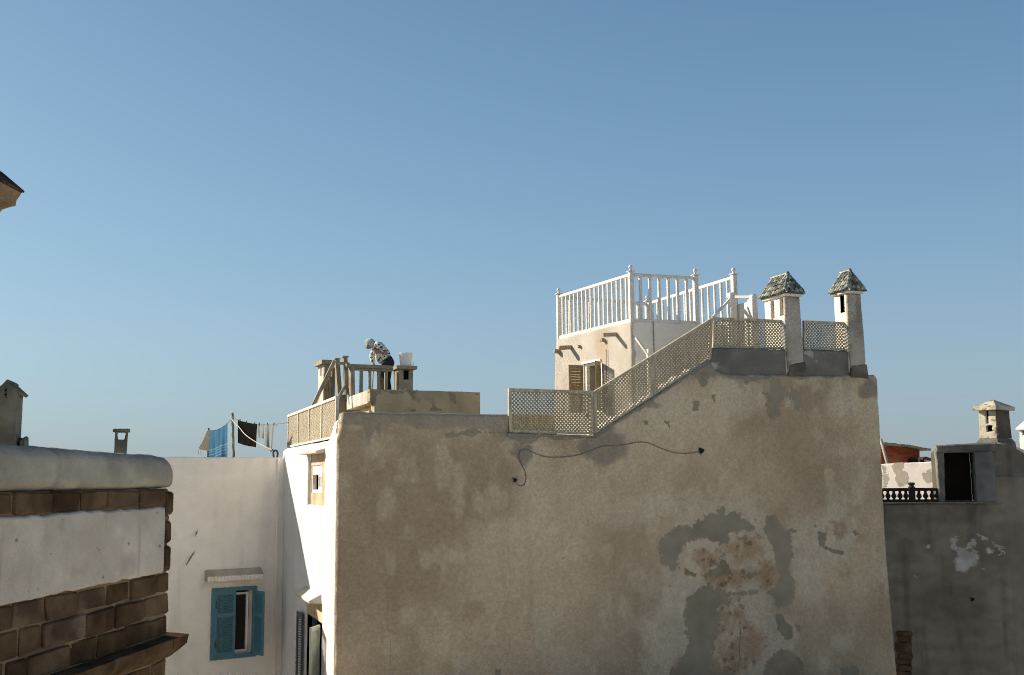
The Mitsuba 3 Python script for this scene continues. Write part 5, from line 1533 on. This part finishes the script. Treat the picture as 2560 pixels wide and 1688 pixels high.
# white patched wall in the sun, behind it
WW = Fr(at_depth(2346, 1219, 31.0), -40)
plaster('mat_white_patched', (.62, .58, .56), (.72, .69, .67), 2, .1, .14, .16)
t = thing('white_wall', 'sunlit white roof wall with grey damp patches, behind the dark balustrade', 'wall')
obj('wall', slab(WW, WW.poly([(2160, 1250), (2160, 1163), (2205, 1160), (2270, 1157), (2338.6, 1154), (2341, 1170), (2347, 1219), (2349, 1250)])[::-1], .3, .02, .01, 1.5, .15, .008, seed=141), 'mat_white_patched', t, 40)
plaster('mat_damp', (.33, .31, .26), (.40, .375, .32), 2, .1, .14, .2)
for i, pts in enumerate([[(290, 725), (470, 712), (470, 770), (400, 800), (480, 840), (590, 880), (590, 1010), (500, 1120), (370, 1120), (340, 930), (300, 850)], [(810, 855), (870, 850), (890, 880), (930, 830), (1050, 822), (1080, 1040), (960, 1075), (920, 1050), (840, 1050)], [(115, 760), (205, 800), (220, 990), (190, 1120), (140, 1130)]]):
    ps = flakes(WW.poly([ZS(*p) for p in pts]), 150 + i, .05, .02)
    if ps:
        obj('damp_patch', sheet(WW, ps, .005, .01, 1.5, 141), 'mat_damp', t, 40)
t = thing('pole', 'pale slanting pole leaning beside the red shed at the right edge of the big wall', 'pole')
obj('shaft', tube([at_depth(2202, 1098, 33.5), at_depth(2211, 1132, 33.4), at_depth(2221, 1168, 33.3)], .045, 8), 'mat_tower_lit', t, True)
# red shed
SH = Fr(at_depth(2298, 1150, 40.0), 4)
def brick_col(p, n, uv):
    o, uu = SH.o, SH.u
    u = (p.x - float(o[0])) * float(uu[0]) + (p.y - float(o[1])) * float(uu[1])
    row = dr.floor(p.z / .085)
    a = u / .24 + .5 * (row - 2 * dr.floor(row / 2))
    fz, fu = p.z / .085 - row, a - dr.floor(a)
    joint = dr.maximum(smoothstep(.86, .93, fz), smoothstep(.93, .965, fu))
    c = mix((.26, .062, .030), (.36, .11, .055), cell_rand(dr.floor(a), row, 3)) * (.7 + .6 * fbm(p.x * 1.5, p.y, p.z * 1.5, 3))
    return mix(c, (.23, .15, .11), .5 * joint)
scene['mat_brick'] = {'type': 'diffuse', 'reflectance': proc(brick_col)}
t = thing('brick_shed', 'red brick roof shed under a flat sheet roof weighed down with dark lumps', 'shed')
sx = lambda x, y: SH.px(ZS(x, y))
obj('wall', slab(SH, [(-5, sx(300, 760)[1] - .6), (0, sx(300, 760)[1] - .6), sx(778, 470), sx(600, 435), sx(300, 400), (-5, sx(100, 375)[1])], .3, .01, .005, 2, .2, seed=151), 'mat_brick', t, 40)
obj('side_wall', fbox(SH, -.25, -.01, sx(300, 760)[1] - .6, sx(778, 480)[1], -4, -.31, .01), 'mat_brick', t)
rp_ = [sx(60, 372), sx(300, 395), sx(520, 410), sx(770, 462), sx(905, 480)]
obj('roof', prism(SH, rp_ + [(u, z + .07) for u, z in rp_[::-1]], -4.2, .35), 'mat_grey_wood', t)
for i, (x0, x1, y0, y1) in enumerate([(118, 192, 335, 372), (200, 345, 343, 378), (355, 385, 362, 388), (392, 425, 366, 392), (436, 512, 365, 395), (525, 605, 400, 416)]):
    a, b = sx(x0, y1), sx(x1, y0)
    tag(obj('roof_weight', (lambda v, f: (SH.P(v[:, 0], v[:, 1], v[:, 2]), f))(*bevel((a[0], a[1] - .0, -.3), (b[0], b[1], .2), .04, .02)), 'mat_iron'),
        ['leftmost dark lump on the red shed roof', 'widest dark slab on the red shed roof', 'first of two small dark lumps mid roof on the red shed', 'second of two small dark lumps mid roof on the red shed', 'right hand dark block on the red shed roof', 'thin dark sheet lying at the right end of the shed roof'][i], 'roof weight', 'dark weights lying on the shed roof')
t = thing('lean_to', 'small dark lean-to with sloping black roof, right of the red shed', 'shed')
LT = Fr(at_depth(2320, 1150, 39.0), 4)
lx = lambda x, y: LT.px(ZS(x, y))
obj('roof', prism(LT, [lx(790, 612), lx(840, 585), lx(870, 590), lx(1060, 655), lx(1060, 672), lx(870, 612), lx(800, 640)], -1.5, .2), 'mat_iron', t)
obj('wall', prism(LT, [lx(785, 720), lx(865, 720), lx(865, 620), lx(790, 625)], -1.4, 0), 'mat_black', t)
obj('panel', prism(LT, [lx(868, 720), lx(1040, 720), lx(1040, 668), lx(872, 622)], -1.4, -.1), 'mat_white_patched', t)

# capped chimney beside the hut
t = thing('capped_chimney', 'square chimney with pyramid cap and broken hole in its sunlit side', 'chimney')
cc = at_depth(*ZT(890, 800), 29.5)
FL, FRt = Fr(cc, -50), Fr(cc, 40)
fl = lambda x, y: FL.px(ZT(x, y))
fz1, fz0 = fl(880, 440)[1], fl(905, 1130)[1]
lw_ = -fl(462, 600)[0]
rw_ = FRt.px(ZT(1215, 600))[0]
so_, ho_ = (fl(620, 440), fl(705, 770)), [fl(*q) for q in [(635, 850), (690, 812), (800, 830), (775, 895), (795, 965), (660, 985)]]
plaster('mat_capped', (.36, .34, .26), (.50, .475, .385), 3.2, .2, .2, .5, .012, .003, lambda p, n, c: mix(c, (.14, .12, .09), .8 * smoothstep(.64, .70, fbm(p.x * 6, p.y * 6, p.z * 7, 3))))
plaster('mat_capped_shaded', (.085, .078, .068), (.13, .12, .105), 3, .2, .2, .4)  # darker copy of the chimney plaster, with the shade put into its colour
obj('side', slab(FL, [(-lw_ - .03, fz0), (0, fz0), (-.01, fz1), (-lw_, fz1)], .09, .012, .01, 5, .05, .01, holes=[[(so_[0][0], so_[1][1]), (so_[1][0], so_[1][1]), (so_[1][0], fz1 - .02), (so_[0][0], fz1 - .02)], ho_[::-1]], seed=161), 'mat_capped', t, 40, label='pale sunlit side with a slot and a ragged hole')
obj('side', slab(FRt, [(.01, fz0), (rw_ + .06, fz0), (rw_, fz1), (.01, fz1)], .09, .012, .008, 4, .06, .008, seed=162), 'mat_capped_shaded', t, 40)
cen = cc - FL.u * lw_ / 2 + FRt.u * rw_ / 2
rim = [cc - FL.u * lw_ , cc - FL.u * lw_ + FRt.u * rw_, cc + FRt.u * rw_]
obj('back', hull(np.array([[*q[:2], z] for q in (rim[0] + FRt.u * .3, rim[1] + FL.u * .02, rim[1] + FL.u * .1, rim[0] + FRt.u * .3 + FL.u * .1) for z in (fz0, fz1)])), 'mat_capped_shaded', t)
obj('flue', hull(np.array([[*(cen + (q - cen) * .6)[:2], z] for q in (cc, *rim) for z in (fz0, fz1 - .03)])), 'mat_black', t)
zcap = fz1 + .005
ov = 1.38
eav_ = [cen + (q - cen) * ov for q in (cc, *rim)]
zap = fl(840, 160)[1]
obj('cap', hull(np.array([[*q[:2], z] for q in eav_ for z in (zcap, zcap + .10)] + [[cen[0], cen[1], zap]])), 'mat_capped', t, label='low pyramid cap')
obj('base', hull(np.array([[*(cen + (q - cen) * m)[:2], z] for q in (cc, *rim) for m, z in ((1.06, fz0 - .005), (1.10, fz0 - .10), (1.28, fz0 - .11), (1.3, fz0 - .34))])), 'mat_hut', t)
# white chimney at the edge
t = thing('white_chimney', 'white sunlit chimney with a sloping white cap, cut by the right edge', 'chimney')
wc = at_depth(2578, 1100, 33.0)
WL_, WR_ = Fr(wc, -50), Fr(wc, 40)
wx = lambda x, y: WL_.px(ZT(x, y))
wz1, wz0 = wx(1568, 930)[1], wx(1500, 1400)[1] - .5
wl2 = -wx(1462, 1100)[0]
obj('side', slab(WL_, [(-wl2 - .03, wz0), (0, wz0), (0, wz1), (-wl2, wz1)], .08, .012, .006, 3, .07, .006, holes=[[(wx(1536, 1060)[0], wx(1536, 1060)[1]), (wx(1575, 1060)[0], wx(1536, 1060)[1]), (wx(1575, 1060)[0], wz1 - .02), (wx(1536, 1060)[0], wz1 - .02)]], seed=171), 'mat_white_patched', t, 40)
obj('shaft', hull(np.array([[*q[:2], z] for q in (wc - WL_.u * .0 - WL_.w * .085, wc - WL_.u * wl2 - WL_.w * .085, wc - WL_.u * wl2 + WR_.u * .6, wc + WR_.u * .6) for z in (wz0, wz1 - .01)])), 'mat_hut', t)
wcen = wc - WL_.u * wl2 / 2 + WR_.u * .3
obj('cap', hull(np.array([[*(wcen + (q - wcen) * 1.35)[:2], z] for q in (wc, wc - WL_.u * wl2, wc - WL_.u * wl2 + WR_.u * .6, wc + WR_.u * .6) for z in (wz1 + .003, wz1 + .05)] + [[wcen[0], wcen[1], wz1 + .40]])), 'mat_white_patched', t)
obj('base', hull(np.array([[*at_depth(x, y, d)[:2], at_depth(x, y, 33.0)[2]] for d in (32.9, 34.6) for x, y in ((2533, 1114), (2533, 1150), (2600, 1150), (2600, 1141))])), 'mat_white_patched', t)

# ------------------------------------------------------------------ out of view: pale blocks below the big wall and behind the viewpoint,
# placed to bounce warm light onto the shaded walls
plaster('mat_unseen_bounce', (.74, .70, .63), (.81, .77, .70), .8, .05, .1, .15)
obj('lower_terrace', [fbox(M, .15, 10.8, 0, 5.7, .34, 17.0, .05), fbox(M, .15, .40, 5.7, 6.15, .36, 17.0, .02)], 'mat_unseen_bounce', H)
obj('rear_wing', fbox(Fr((0, -1.5, 0), 4), -14, 24, 0, 13.5, .6, 6, .05), 'mat_unseen_bounce', 'eaved_tower')
# ------------------------------------------------------------------ ground
gv = np.array([[-900, -900, 0], [900, -900, 0], [900, 2500, 0], [-900, 2500, 0.0]])
plaster('mat_ground', (.40, .345, .27), (.48, .42, .34), .2)
scene['ground'] = mikit.ply((gv, np.array([[0, 1, 2], [0, 2, 3]])), 'mat_ground')
tag('ground', kind='structure')
